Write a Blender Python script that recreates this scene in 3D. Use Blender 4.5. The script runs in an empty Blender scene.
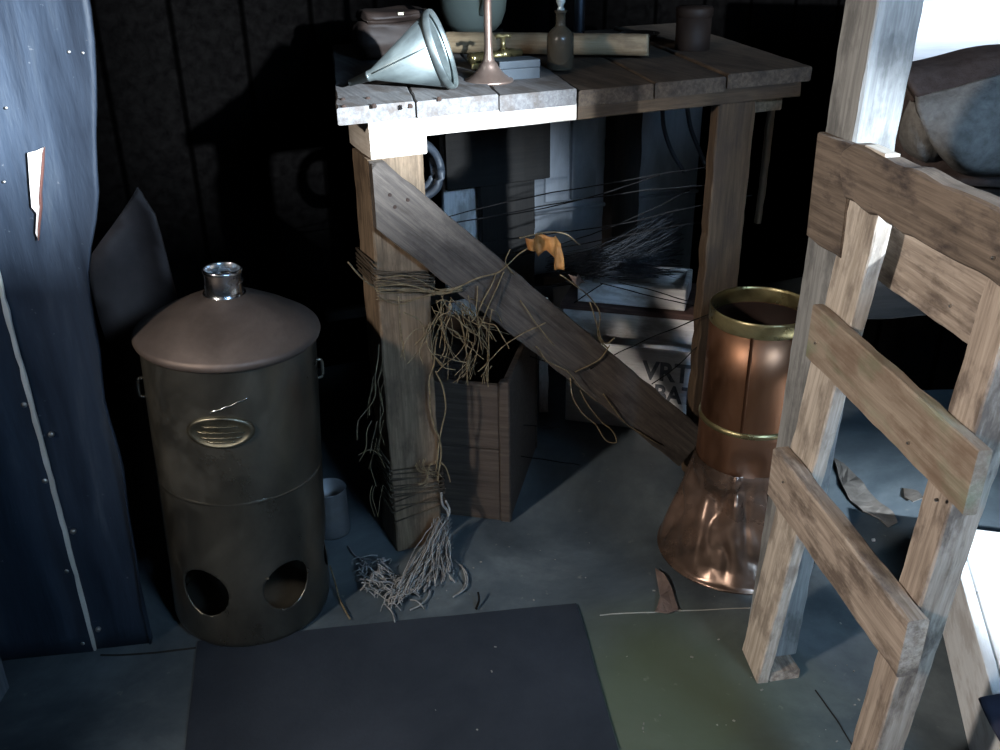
import bpy, bmesh, math, random
from mathutils import Vector, Matrix, noise
scene = bpy.context.scene
C = scene.collection
R = math.radians
V = Vector

# ------------------------------------------------------------------ camera
F_PX, CAM_H = 950.0, 1.15
PITCH, ROLL = R(26.3), R(0.9)
fw = V((0, math.cos(PITCH), -math.sin(PITCH)))
_r0 = V((1, 0, 0)); _u0 = _r0.cross(fw)
rt = _r0*math.cos(ROLL) - _u0*math.sin(ROLL)
up = _u0*math.cos(ROLL) + _r0*math.sin(ROLL)
EYE = V((0, 0, CAM_H))
cd = bpy.data.cameras.new('camera'); cam = bpy.data.objects.new('camera', cd); C.objects.link(cam)
m3 = Matrix((rt, up, -fw)).transposed()
cam.matrix_world = Matrix.Translation(EYE) @ m3.to_4x4()
cd.sensor_width = 36.0; cd.lens = 36.0*F_PX/1000.0; cd.clip_start = 0.02
scene.camera = cam

# ------------------------------------------------------------------ light
scene.view_settings.view_transform = 'Standard'
scene.view_settings.look = 'None'
scene.view_settings.gamma = 1.0
scene.view_settings.use_curve_mapping = False
scene.view_settings.exposure = 0.0
world = bpy.data.worlds.new('world'); scene.world = world; world.use_nodes = True
bg = world.node_tree.nodes['Background']
bg.inputs[0].default_value = (0.55, 0.72, 1.0, 1); bg.inputs[1].default_value = 0.010

def look(o, loc, tgt):
    o.location = loc
    o.rotation_euler = (V(tgt)-V(loc)).to_track_quat('-Z', 'Y').to_euler()
def spot(name, loc, tgt, power, col, cone, blend, radius):
    l = bpy.data.lights.new(name, 'SPOT'); o = bpy.data.objects.new(name, l); C.objects.link(o)
    l.energy = power; l.color = col; l.spot_size = R(cone); l.spot_blend = blend; l.shadow_soft_size = radius
    look(o, loc, tgt); return o
def area(name, loc, tgt, power, col, sx, sy, spread=180):
    l = bpy.data.lights.new(name, 'AREA'); o = bpy.data.objects.new(name, l); C.objects.link(o)
    l.shape = 'RECTANGLE'; l.size = sx; l.size_y = sy; l.energy = power; l.color = col; l.spread = R(spread)
    look(o, loc, tgt); return o
# daylight coming through the panes of the rear window (to the right behind the viewer)
spot('daylight_rear_window', (1.5, -1.2, 1.55), (0.35, 1.6, 1.0), 4000, (0.78, 0.89, 1.0), 75, 0.2, 0.035)
# blue sky seen through the same panes
area('skylight_rear_window', (1.45, -1.25, 1.75), (0.3, 1.5, 0.9), 120, (0.34, 0.60, 1.0), 0.8, 0.7)
# added blue fill at the right, behind the viewer, not a known opening
area('added_fill_right', (1.0, -0.40, 1.55), (0.42, 1.65, 0.05), 3.7, (0.55, 0.79, 1.0), 0.50, 0.55, 75)
# warmer daylight from the window in the left hand wall
spot('daylight_left_window', (-1.55, -0.30, 1.68), (0.46, 1.15, 0.35), 250, (1.0, 0.90, 0.81), 50, 0.8, 0.08)

# ------------------------------------------------------------------ points in the place
def ray(x, y):
    return (fw*F_PX + rt*(x-500) + up*(375-y)).normalized()
def fl(x, y, z=0.0):
    d = ray(x, y); return EYE + d*((z-CAM_H)/d.z)
def aty(x, y, Y):
    d = ray(x, y); return EYE + d*(Y/d.y)
def onp(x, y, p, n):
    d = ray(x, y); return EYE + d*((V(p)-EYE).dot(n)/d.dot(n))

# ------------------------------------------------------------------ object helpers
WM = {}
def place(o, parent, M):
    WM[o.name] = M.copy()
    if parent is not None:
        o.parent = parent
        o.matrix_basis = WM[parent.name].inverted() @ M
    else:
        o.matrix_basis = M
def tag(o, label=None, cat=None, group=None, kind=None):
    if label: o['label'] = label
    if cat: o['category'] = cat
    if group: o['group'] = group
    if kind: o['kind'] = kind
    return o
def thing(name, loc, label, cat, group=None):
    o = bpy.data.objects.new(name, None); C.objects.link(o)
    o.empty_display_size = 0.05
    place(o, None, Matrix.Translation(V(loc))); tag(o, label, cat, group)
    return o
def obj(name, bm, mat, parent=None, M=Matrix(), smooth=False):
    me = bpy.data.meshes.new(name)
    bmesh.ops.recalc_face_normals(bm, faces=bm.faces)
    bm.to_mesh(me); bm.free()
    for p in me.polygons: p.use_smooth = smooth
    me.materials.append(mat)
    o = bpy.data.objects.new(name, me); C.objects.link(o)
    place(o, parent, M)
    return o
def autosmooth(o, ang=35):
    me = o.data
    for p in me.polygons: p.use_smooth = True
    bm = bmesh.new(); bm.from_mesh(me)
    for e in bm.edges:
        if len(e.link_faces) == 2 and e.calc_face_angle(0) > R(ang): e.smooth = False
    bm.to_mesh(me); bm.free()
    return o
def axes(origin, x, y):
    x = V(x).normalized(); y = (V(y) - x*V(y).dot(x)).normalized(); z = x.cross(y)
    M = Matrix((x, y, z)).transposed().to_4x4(); M.translation = V(origin)
    return M
_seed = [0]
def board_bm(L, W, T, rough=0.0015, ch=0.002, n=None, taper=None, bow=0.0, endj=0.002, roundstart=0.0):
    """a sawn board: x along 0..L, y across 0..W, z thick 0..T, worn edges"""
    _seed[0] += 1; sd = _seed[0]*7.31
    bm = bmesh.new()
    n = n or max(4, int(L/0.018))
    rings = []
    for i in range(n+1):
        t = i/n; x = L*t
        def nz(k, s=22): return noise.noise(V((x*s, k*5.1, sd)))
        w0 = rough*2*nz(1) + rough*nz(5, 70); w1 = W + rough*2*nz(2) + rough*nz(6, 70); z1 = T + rough*.6*nz(3)
        if taper:
            c = W/2; k = taper(t); w0 = c+(w0-c)*k; w1 = c+(w1-c)*k
        if roundstart and x < roundstart:
            k = math.sqrt(max(0.02, 1-((roundstart-x)/roundstart)**2)); w0 = w1-(w1-w0)*(.55+.45*k); w1 = w0+(w1-w0)*(.62+.38*k)
        b = bow*math.sin(math.pi*t)
        c = min(ch*(1+.8*nz(4, 50)), T*.3, W*.3)
        pts = [(w0+c, 0), (w1-c, 0), (w1, c), (w1, z1-c), (w1-c, z1), (w0+c, z1), (w0, z1-c), (w0, c)]
        ring = []
        for (yy, zz) in pts:
            xx = x
            if i in (0, n): xx += endj*noise.noise(V((yy*60, zz*60, sd+i)))
            ring.append(bm.verts.new((xx, yy, zz+b)))
        rings.append(ring)
    for a, b in zip(rings, rings[1:]):
        for k in range(8):
            bm.faces.new((a[k], a[(k+1) % 8], b[(k+1) % 8], b[k]))
    bm.faces.new(rings[0]); bm.faces.new(rings[-1][::-1])
    return bm
def board(name, mat, parent, origin, xdir, ydir, L, W, T, **kw):
    """origin = corner; thickness goes along xdir x ydir"""
    return obj(name, board_bm(L, W, T, **kw), mat, parent, axes(origin, xdir, ydir))
def lathe_bm(prof, n=64, cap0=False, cap1=False, fn=None):
    bm = bmesh.new(); rings = []
    for (r, z) in prof:
        ring = []
        for k in range(n):
            a = 2*math.pi*k/n
            rr, zz = (r, z) if fn is None else fn(r, z, a)
            ring.append(bm.verts.new((rr*math.cos(a), rr*math.sin(a), zz)))
        rings.append(ring)
    for a, b in zip(rings, rings[1:]):
        for k in range(n):
            bm.faces.new((a[k], a[(k+1) % n], b[(k+1) % n], b[k]))
    if cap0: bm.faces.new(rings[0])
    if cap1: bm.faces.new(rings[-1])
    return bm
def tube(bm, pts, r, sides=5, cap=True, taper=None):
    pts = [V(p) for p in pts]; n = len(pts); rings = []
    ref = V((0.31, 0.17, 0.93))
    for i, p in enumerate(pts):
        t = (pts[min(i+1, n-1)] - pts[max(i-1, 0)])
        if t.length < 1e-9: t = V((0, 0, 1))
        t.normalize()
        a = t.cross(ref)
        if a.length < 1e-3: a = t.cross(V((1, 0, 0)))
        a.normalize(); b = t.cross(a)
        rr = r if taper is None else r*taper(i/(n-1))
        rings.append([bm.verts.new(p + a*rr*math.cos(2*math.pi*k/sides) + b*rr*math.sin(2*math.pi*k/sides)) for k in range(sides)])
    for a, b in zip(rings, rings[1:]):
        for k in range(sides):
            bm.faces.new((a[k], a[(k+1) % sides], b[(k+1) % sides], b[k]))
    if cap and sides > 2:
        bm.faces.new(rings[0]); bm.faces.new(rings[-1])
def spline(pts, n=8):
    pts = [V(p) for p in pts]; out = []
    P = [pts[0]*2-pts[1]] + pts + [pts[-1]*2-pts[-2]]
    for i in range(1, len(P)-2):
        for k in range(n):
            t = k/n; a, b, c, d = P[i-1:i+3]
            out.append(0.5*((2*b) + (c-a)*t + (2*a-5*b+4*c-d)*t*t + (3*b-a-3*c+d)*t**3))
    out.append(pts[-1]); return out
def box_bm(x0, x1, y0, y1, z0, z1, bev=0.002, seg=1):
    bm = bmesh.new(); bmesh.ops.create_cube(bm, size=1)
    for v in bm.verts:
        v.co = V(((x0+x1)/2+v.co.x*(x1-x0), (y0+y1)/2+v.co.y*(y1-y0), (z0+z1)/2+v.co.z*(z1-z0)))
    if bev: bmesh.ops.bevel(bm, geom=list(bm.edges), offset=bev, segments=seg, affect='EDGES', profile=0.6)
    return bm
def prism_bm(poly, t):
    """outline in xy, thickness t along z"""
    bm = bmesh.new()
    a = [bm.verts.new((x, y, 0)) for x, y in poly]; b = [bm.verts.new((x, y, t)) for x, y in poly]
    bm.faces.new(a[::-1]); bm.faces.new(b)
    n = len(poly)
    for k in range(n): bm.faces.new((a[k], a[(k+1) % n], b[(k+1) % n], b[k]))
    return bm
def merge(dst, src, M=Matrix()):
    vs = {v: dst.verts.new(M @ v.co) for v in src.verts}
    for f in src.faces: dst.faces.new([vs[v] for v in f.verts])
    src.free()

# ------------------------------------------------------------------ materials
def newmat(name):
    m = bpy.data.materials.new(name); m.use_nodes = True
    nt = m.node_tree; b = nt.nodes['Principled BSDF']
    return m, nt, b
def N(nt, t, **kw):
    n = nt.nodes.new(t)
    for k, v in kw.items(): setattr(n, k, v)
    return n
def ramp(nt, fac, stops):
    r = N(nt, 'ShaderNodeValToRGB'); e = r.color_ramp.elements
    while len(e) < len(stops): e.new(0.5)
    for el, (p, c) in zip(e, stops): el.position = p; el.color = (*c, 1) if len(c) == 3 else c
    nt.links.new(fac, r.inputs[0]); return r.outputs[0]
def noise_n(nt, vec, scale, detail=6, rough=.6, dist=0.0):
    n = N(nt, 'ShaderNodeTexNoise'); n.inputs['Scale'].default_value = scale; n.inputs['Detail'].default_value = detail
    n.inputs['Roughness'].default_value = rough; n.inputs['Distortion'].default_value = dist
    nt.links.new(vec, n.inputs['Vector']); return n.outputs['Fac']
def mix(nt, fac, a, b, mode='MIX'):
    n = N(nt, 'ShaderNodeMix', data_type='RGBA', blend_type=mode)
    for s, v in ((0, fac), (6, a), (7, b)):
        if isinstance(v, (int, float)): n.inputs[s].default_value = v
        elif isinstance(v, tuple): n.inputs[s].default_value = (*v, 1)
        else: nt.links.new(v, n.inputs[s])
    return n.outputs[2]
def coords(nt, sc=(1, 1, 1), rnd=True):
    tc = N(nt, 'ShaderNodeTexCoord'); mp = N(nt, 'ShaderNodeMapping'); mp.inputs['Scale'].default_value = sc
    src = tc.outputs['Object']
    if rnd:
        oi = N(nt, 'ShaderNodeObjectInfo'); va = N(nt, 'ShaderNodeVectorMath', operation='ADD')
        mu = N(nt, 'ShaderNodeMath', operation='MULTIPLY'); mu.inputs[1].default_value = 17.0
        nt.links.new(oi.outputs['Random'], mu.inputs[0])
        nt.links.new(src, va.inputs[0]); nt.links.new(mu.outputs[0], va.inputs[1]); src = va.outputs[0]
    nt.links.new(src, mp.inputs[0]); return mp.outputs[0]
def bump(nt, b, h, strength=.4, dist=.002):
    n = N(nt, 'ShaderNodeBump'); n.inputs['Strength'].default_value = strength; n.inputs['Distance'].default_value = dist
    nt.links.new(h, n.inputs['Height']); nt.links.new(n.outputs[0], b.inputs['Normal'])
def wood(name, dark, light, stain=(.03, .025, .02), stain_amt=.5, rough=.75, tint=None):
    m, nt, b = newmat(name)
    g = noise_n(nt, coords(nt, (2.2, 45, 45)), 2.6, 8, .62, .35)
    fine = noise_n(nt, coords(nt, (9, 210, 210)), 2.0, 3, .6)
    col = ramp(nt, g, [(.36, dark), (.62, light)])
    col = mix(nt, .35, col, ramp(nt, fine, [(.3, dark), (.7, light)]))
    bl = noise_n(nt, coords(nt, (5, 12, 12)), 2.2, 6, .65)
    sf = ramp(nt, bl, [(.48, (0, 0, 0)), (.62, (stain_amt,)*3)])
    col = mix(nt, sf, col, stain)
    if tint:
        b2 = noise_n(nt, coords(nt, (4, 9, 9)), 1.7, 4, .6)
        col = mix(nt, ramp(nt, b2, [(.5, (0, 0, 0)), (.66, (.75,)*3)]), col, tint)
    nt.links.new(col, b.inputs['Base Color'])
    b.inputs['Roughness'].default_value = rough; b.inputs['Specular IOR Level'].default_value = .25
    bump(nt, b, fine, .5, .0012)
    return m
def metal(name, c1, c2, rough=(.3, .6), metallic=1.0, scale=9, dirt=None, dirt_amt=.6, bumpiness=.25, stretch=(1, 1, 1), bscale=40):
    m, nt, b = newmat(name)
    v = coords(nt, stretch)
    n1 = noise_n(nt, v, scale, 8, .65, .3)
    col = ramp(nt, n1, [(.32, c1), (.68, c2)])
    if dirt:
        n2 = noise_n(nt, v, scale*.6, 9, .7, .6)
        df = ramp(nt, n2, [(.48, (0, 0, 0)), (.66, (dirt_amt,)*3)])
        col = mix(nt, df, col, dirt)
        mt = ramp(nt, n2, [(.48, (metallic,)*3), (.68, (metallic*(1-dirt_amt),)*3)])
        nt.links.new(mt, b.inputs['Metallic'])
    else: b.inputs['Metallic'].default_value = metallic
    nt.links.new(col, b.inputs['Base Color'])
    nt.links.new(ramp(nt, n1, [(.3, (rough[0],)*3), (.7, (rough[1],)*3)]), b.inputs['Roughness'])
    bump(nt, b, noise_n(nt, v, bscale, 5, .6), bumpiness, .0015)
    return m
def plain(name, c1, c2, rough=.7, scale=12, metallic=0.0, spec=.3, bmp=.2, bs=60, bd=.001):
    m, nt, b = newmat(name); v = coords(nt)
    nt.links.new(ramp(nt, noise_n(nt, v, scale, 7, .65, .2), [(.32, c1), (.68, c2)]), b.inputs['Base Color'])
    b.inputs['Roughness'].default_value = rough; b.inputs['Metallic'].default_value = metallic
    b.inputs['Specular IOR Level'].default_value = spec
    bump(nt, b, noise_n(nt, v, bs, 4, .6), bmp, bd)
    return m
W_gate = wood('gate_wood', (.19, .148, .115), (.46, .385, .32), (.075, .055, .045), .75)
W_light = wood('pale_weathered_wood', (.30, .255, .205), (.60, .53, .455), (.12, .095, .075), .6)
W_gate_dark = wood('stained_plank_wood', (.075, .058, .045), (.21, .165, .13), (.035, .028, .028), .85)
W_rail_green = wood('green_flecked_rail_wood', (.20, .155, .115), (.34, .28, .22), (.12, .07, .045), .5, tint=(.15, .19, .12))
W_post = wood('grey_post_wood', (.15, .152, .148), (.31, .31, .30), (.07, .07, .07), .6)
W_bench = wood('bench_leg_wood', (.085, .060, .038), (.20, .142, .092), (.05, .033, .022), .6)
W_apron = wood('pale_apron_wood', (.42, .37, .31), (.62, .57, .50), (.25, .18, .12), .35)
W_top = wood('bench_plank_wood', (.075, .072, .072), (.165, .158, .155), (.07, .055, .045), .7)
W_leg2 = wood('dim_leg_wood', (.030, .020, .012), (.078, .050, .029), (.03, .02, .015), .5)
W_top_dark = wood('shaded_plank_wood', (.035, .025, .018), (.10, .072, .05), (.02, .015, .012), .6)  # right-hand planks: the shade there is put into the wood colour
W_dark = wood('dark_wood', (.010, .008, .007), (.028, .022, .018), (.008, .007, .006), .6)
W_crate = wood('brown_crate_wood', (.026, .020, .016), (.070, .054, .043), (.04, .03, .025), .6)
W_pale = wood('whitewashed_crate_wood', (.50, .50, .50), (.72, .71, .70), (.20, .17, .14), .6)
W_white = wood('white_painted_wood', (.70, .70, .70), (.80, .80, .80), (.5, .45, .36), .25, rough=.5)
W_roll = wood('tan_pole_wood', (.26, .18, .10), (.42, .31, .19), (.12, .08, .05), .5)

# ------------------------------------------------------------------ setting
def floor_mat():
    m, nt, b = newmat('worn_blue_grey_linoleum')
    v = coords(nt, rnd=False)
    n1 = noise_n(nt, v, 2.6, 9, .68, .4); n2 = noise_n(nt, v, 1.5, 5, .55, .2); n3 = noise_n(nt, v, 45, 4, .6)
    col = ramp(nt, n1, [(.34, (.028, .037, .045)), (.52, (.070, .088, .100)), (.68, (.135, .160, .172))])
    dist = N(nt, 'ShaderNodeVectorMath', operation='DISTANCE'); nt.links.new(v, dist.inputs[0]); dist.inputs[1].default_value = (.245, 1.12, 0)
    dm = N(nt, 'ShaderNodeMath', operation='MULTIPLY_ADD'); nt.links.new(n2, dm.inputs[0]); dm.inputs[1].default_value = .5; nt.links.new(dist.outputs['Value'], dm.inputs[2])
    gr = ramp(nt, dm.outputs[0], [(.34, (.75,)*3), (.52, (0, 0, 0))])
    col = mix(nt, gr, col, (.085, .105, .06))
    sp = ramp(nt, n3, [(.66, (0, 0, 0)), (.75, (.5,)*3)])
    col = mix(nt, sp, col, (.22, .22, .19))
    nt.links.new(col, b.inputs['Base Color'])
    nt.links.new(ramp(nt, n1, [(.3, (.38,)*3), (.7, (.62,)*3)]), b.inputs['Roughness'])
    b.inputs['Specular IOR Level'].default_value = .35
    bump(nt, b, noise_n(nt, v, 14, 7, .65), .35, .003)
    return m
M_floor = floor_mat()
bm = bmesh.new()
nx, ny = 60, 60
vs = [[bm.verts.new((-2+4.2*i/nx, -0.7+4.0*j/ny, 0)) for i in range(nx+1)] for j in range(ny+1)]
for j in range(ny):
    for i in range(nx):
        bm.faces.new((vs[j][i], vs[j][i+1], vs[j+1][i+1], vs[j+1][i]))
tag(obj('floor', bm, M_floor), kind='structure')

# bench frame of reference: e runs along the front edge, d into depth
HB = 0.87
B = V((-0.2511, 1.5168, 0)); e = V((0.9197, 0.3927, 0)).normalized(); d = V((-e.y, e.x, 0)); Z = V((0, 0, 1))
def bp(s, off, z): return B + e*s + d*off + Z*z
def bpx(x, y, off=0.0): return onp(x, y, B + d*off, d)

def wallmat(name, c1, c2, planks=0.16, rough=1.0):
    m, nt, b = newmat(name)
    v = coords(nt, (1, 1, 1), rnd=False)
    n = noise_n(nt, coords(nt, (14, 14, .8), rnd=False), 3, 7, .6, .3)
    col = ramp(nt, n, [(.3, c1), (.7, c2)])
    w = N(nt, 'ShaderNodeTexWave', wave_type='BANDS', bands_direction='X'); w.inputs['Scale'].default_value = 1.0/planks*.314
    nt.links.new(v, w.inputs['Vector'])
    gap = ramp(nt, w.outputs['Fac'], [(.0, (.15,)*3), (.03, (1, 1, 1))])
    col = mix(nt, 1.0, col, gap, 'MULTIPLY')
    nt.links.new(col, b.inputs['Base Color']); b.inputs['Roughness'].default_value = rough
    b.inputs['Specular IOR Level'].default_value = 0.0
    return m
M_dark = wallmat('unlit_plank_wall', (.0007, .0006, .0006), (.0020, .0018, .0017))  # colour kept near black to stand in for the unlit room
def wall(name, origin, xdir, L, H, T, mat):
    # local x along, y up, thickness away
    return tag(obj(name, box_bm(0, L, 0, H, -T, 0, 0), mat, None, axes(origin, xdir, Z)), kind='structure')
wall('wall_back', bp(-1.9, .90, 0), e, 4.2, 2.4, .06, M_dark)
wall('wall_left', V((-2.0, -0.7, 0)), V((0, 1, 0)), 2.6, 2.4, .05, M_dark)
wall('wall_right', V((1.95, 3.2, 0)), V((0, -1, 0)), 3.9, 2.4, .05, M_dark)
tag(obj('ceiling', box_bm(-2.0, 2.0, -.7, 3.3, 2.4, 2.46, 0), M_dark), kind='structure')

# rear wall with the window the daylight comes through (behind the viewer, to the right)
yw = -0.6
bm = bmesh.new()
# unseen window; its bars and slits are made up to shape the light patches
xs = [.2, .80, 1.048, 1.085, 1.222, 1.278, 1.318, 1.42, 1.60, 1.95]
gaps = {(1, 0): (1.362, 1.95), (3, 0): (1.374, 1.95), (4, 0): (1.345, 1.395), (6, 0): (1.445, 1.95), (6, 1): (1.165, 1.255), (7, 0): (1.445, 1.95)}
for k, (x0, x1) in enumerate(zip(xs, xs[1:])):
    g_ = sorted(v for q, v in gaps.items() if q[0] == k); z0 = 0
    for (a, b) in g_:
        merge(bm, box_bm(x0, x1, yw-.05, yw, z0, a, 0)); z0 = b
    merge(bm, box_bm(x0, x1, yw-.05, yw, z0, 2.4, 0))
tag(obj('wall_rear', bm, M_dark), kind='structure')

# ---- left sheet panelling
def panelmat():
    m, nt, b = newmat('black_tarred_sheet')
    v = coords(nt, (1, 1, 1)); 
    streak = noise_n(nt, coords(nt, (12, 1.6, 1)), 2.0, 8, .65, .4)
    sp = noise_n(nt, v, 70, 3, .5)
    col = ramp(nt, streak, [(.32, (.012, .018, .029)), (.56, (.026, .038, .058)), (.75, (.060, .073, .090))])
    col = mix(nt, ramp(nt, sp, [(.71, (0, 0, 0)), (.76, (.4,)*3)]), col, (.25, .25, .25))
    nt.links.new(col, b.inputs['Base Color'])
    nt.links.new(ramp(nt, streak, [(.3, (.42,)*3), (.7, (.6,)*3)]), b.inputs['Roughness'])
    b.inputs['Specular IOR Level'].default_value = .45
    bump(nt, b, noise_n(nt, coords(nt, (7, 1.2, 1)), 3, 5, .6), .6, .006)
    return m
M_panel = panelmat()
pa, pb = fl(0, 661), fl(196, 640)
pe = (pb-pa); pe.z = 0; pe.normalize(); pn = V((pe.y, -pe.x, 0))     # pn points at the viewer
seam = fl(96, 650); ss = (seam-pa).dot(pe)
_edge = [((pa_p-pa).dot(pe), pa_p.z) for pa_p in [onp(x, y, pa, pn) for x, y in ((150, 640), (122, 480), (104, 400), (93, 330), (89, 265), (96, 190), (98, 110), (86, 0))]]
def edge_cut(z):
    full = (pb-pa).dot(pe)
    if z <= _edge[0][1]: return full-_edge[0][0]
    for (xa, za), (xb, zb) in zip(_edge, _edge[1:]):
        if za <= z <= zb: return full-(xa+(xb-xa)*(z-za)/(zb-za))
    return full-_edge[-1][0]
def sheet_bm(x0, x1, H, t, edge_wave=0.0):
    bm = bmesh.new(); n, mz = 24, 60; A = []
    for side in (0, 1):
        g = []
        for j in range(mz+1):
            y = H*j/mz; row = []
            for i in range(n+1):
                x = x0+(x1-x0)*i/n
                zz = .004*noise.noise(V((x*5, y*3, 1.7)))
                if edge_wave:
                    k = max(0, (i/n-.55)/.45)
                    zz += k*k*edge_wave*(0.5+noise.noise(V((y*2.6, 3.3, 0))))
                    x += k*k*.012*noise.noise(V((y*7, 8.8, 0)))
                    x -= k*edge_cut(y)
                row.append(bm.verts.new((x, y, zz-(t if side else 0))))
            g.append(row)
        A.append(g)
    for side in (0, 1):
        g = A[side]
        for j in range(mz):
            for i in range(n):
                bm.faces.new((g[j][i], g[j][i+1], g[j+1][i+1], g[j+1][i]))
    a, b = A
    for j in range(mz):
        for i in (0, n): bm.faces.new((a[j][i], a[j+1][i], b[j+1][i], b[j][i]))
    for i in range(n):
        for j in (0, mz): bm.faces.new((a[j][i], a[j][i+1], b[j][i+1], b[j][i]))
    return bm
Mp = axes(pa, pe, Z)
wl = tag(obj('wall_front', sheet_bm(-1.15, ss-.004, 2.4, .03), M_panel, None, Mp, True), kind='structure')
wl2 = tag(obj('trim_1', sheet_bm(ss, (pb-pa).dot(pe), 2.4, .012, .022), M_panel, None, Mp @ Matrix.Translation((0, 0, -.006)), True), kind='structure')
M_pale_edge = plain('bare_pale_edge', (.50, .47, .42), (.68, .66, .60), .7)
M_nail = metal('nail_head_steel', (.45, .44, .42), (.62, .60, .58), (.35, .5))
o = board('trim_2', M_pale_edge, None, pa+pe*(ss-.004)+pn*.0, Z, pe, 1.6, .0065, .006, rough=.0012, ch=.0006)
tag(o, kind='structure')
nail_i = 0
for (x, y) in ((24, 405), (45, 481), (67, 571), (83, 643), (51, 435), (73, 532), (98, 630), (4, 182), (69, 52), (6, 108), (83, 53)):
    p = onp(x, y, pa, pn)
    bm = lathe_bm([(.0002, .0024), (.002, .0022), (.0042, .0010), (.0046, 0), (.0046, -.004)], 12)
    s = 1.0 if y > 300 else .45
    tag(obj('nail', bm, M_nail, None, Matrix.Translation(p) @ pn.to_track_quat('Z', 'Y').to_matrix().to_4x4() @ Matrix.Scale(s, 4), True),
        'small round nail head in the dark sheet panelling at left', 'nail', 'nail heads in the left wall sheet')
# torn hole showing pale lining
bm = bmesh.new()
pts = [(29, 152), (37, 150), (46, 146), (43, 172), (41, 196), (42, 205), (40, 224), (40, 239), (37, 232), (38, 212), (33, 206), (31, 182)]
loc = [Mp.inverted() @ onp(x, y, pa, pn) for x, y in pts]
o = obj('torn_patch', prism_bm([(p.x, p.y) for p in loc], .003), plain('torn_lining', (.62, .58, .55), (.74, .70, .66), .8), None, Mp @ Matrix.Translation((0, 0, .0035)))
tag(o, 'pale pointed torn patch in the dark sheet wall at left', 'patch')
bm2 = bmesh.new()
ptl = [(44.5, 152), (46, 146), (45, 170), (43, 192), (43.5, 206), (41.5, 224), (40, 239), (40, 224), (42, 205), (41, 196), (43, 172)]
loc = [Mp.inverted() @ onp(x, y, pa, pn) for x, y in ptl]
bm2.free()
obj('curled_edge', prism_bm([(p.x, p.y) for p in loc], .006), plain('torn_red_edge', (.10, .04, .035), (.16, .07, .05), .8), o, Mp @ Matrix.Translation((0, 0, .0036)))

# leaning stiff leather sheet between wall and drum
bm = bmesh.new()
outline = [(135, 189), (147, 204), (156, 214), (166, 250), (177, 292), (188, 360), (196, 470), (176, 520), (150, 520), (130, 430), (114, 345), (100, 305), (87, 264), (100, 245), (115, 222)]
Y0 = 1.58
poly = [aty(x, y, Y0) for x, y in outline]
cx = poly[0]
Ml = axes(aty(135, 520, Y0), (1, 0, 0), (0, 0, 1))
pl = [Ml.inverted() @ p for p in poly]
bm = prism_bm([(p.x, p.y) for p in pl], .004)
top = [f for f in bm.faces if len(f.verts) > 4]
bmesh.ops.triangulate(bm, faces=top)
bmesh.ops.subdivide_edges(bm, edges=list(bm.edges), cuts=3, use_grid_fill=True)
for v in bm.verts:
    v.co.z += .018*math.sin(v.co.x*38+.5)+.012*noise.noise(v.co*9)
M_leather = plain('dull_brown_leather', (.060, .040, .034), (.12, .086, .074), .62, 5, spec=.4)
o = obj('leather_sheet', bm, M_leather, None, Ml, True)
tag(o, 'stiff dull brown pointed sheet leaning behind the steel drum by the left wall', 'sheet')

# ------------------------------------------------------------------ floor mat and floor details
M_mat = plain('dark_rubber_mat', (.013, .018, .026), (.027, .034, .046), .62, 6, spec=.35, bmp=.4, bs=150)
c = [fl(198, 643), fl(577, 605), fl(640, 830), fl(178, 830)]
Mm = axes((0, 0, .001), (1, 0, 0), (0, 1, 0))
pts = []
for a, b in zip(c, c[1:]+c[:1]):
    for k in range(12):
        q = a.lerp(b, k/12); j = V((noise.noise(q*9), noise.noise(q*9+V((5, 5, 5))), 0))*.003
        pts.append(((q+j).x, (q+j).y))
o = obj('floor_mat', prism_bm(pts[::-1], .004), M_mat, None, Mm)
tag(o, 'flat dark rubber mat lying on the floor in front', 'mat')
# linoleum joints
M_crack = plain('dark_joint', (.012, .012, .012), (.02, .018, .016), .9)
bm = bmesh.new()
def seamline(pix, w=.0016):
    pts = spline([fl(x, y, .0006) for x, y in pix], 6)
    pts = [p+V((noise.noise(p*25), noise.noise(p*25+V((3, 1, 2))), 0))*.0025 for p in pts]
    tube(bm, pts, w, 4)
seamline([(100, 655), (140, 654), (196, 648)], .0022)
seamline([(815, 690), (840, 725), (860, 760)])
tag(obj('floor_joint', bm, M_crack), kind='structure')
bm = bmesh.new()
seamline([(600, 615), (680, 611), (750, 608)], .0012)
tag(obj('floor_joint', bm, plain('pale_joint', (.22, .22, .2), (.3, .3, .28), .8)), kind='structure')

# flakes of torn linoleum
M_flake = plain('torn_lino_backing', (.06, .053, .046), (.14, .125, .11), .85, 22)
M_flake2 = plain('pinkish_lino_flake', (.10, .07, .06), (.19, .14, .12), .85, 18)
def flake(pix, mat, label, h=.012, name='linoleum_flake'):
    pts = [fl(x, y) for x, y in pix]; c0 = sum(pts, V())/len(pts)
    bm = prism_bm([((p-c0).x, (p-c0).y) for p in pts], .0025)
    bmesh.ops.triangulate(bm, faces=[f for f in bm.faces if len(f.verts) > 4])
    bmesh.ops.subdivide_edges(bm, edges=list(bm.edges), cuts=2)
    for v in bm.verts: v.co.z += .002+h*abs(noise.noise((v.co+c0)*14))
    return tag(obj(name, bm, mat, None, Matrix.Translation(c0)), label, 'flake')
flake([(833, 461), (843, 466), (856, 478), (867, 492), (880, 505), (893, 514), (897, 526), (888, 529), (878, 521), (862, 514), (850, 503), (842, 490)], M_flake, 'long torn grey flake of linoleum on the floor behind the wooden gate')
flake([(903, 490), (917, 495), (923, 503), (912, 506), (904, 500)], M_flake, 'small torn grey linoleum flake beside the near gate upright')
flake([(655, 572), (664, 578), (672, 592), (678, 612), (668, 615), (655, 614), (660, 600)], M_flake2, 'pinkish torn linoleum flake on the floor beside the copper vessel')
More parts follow.
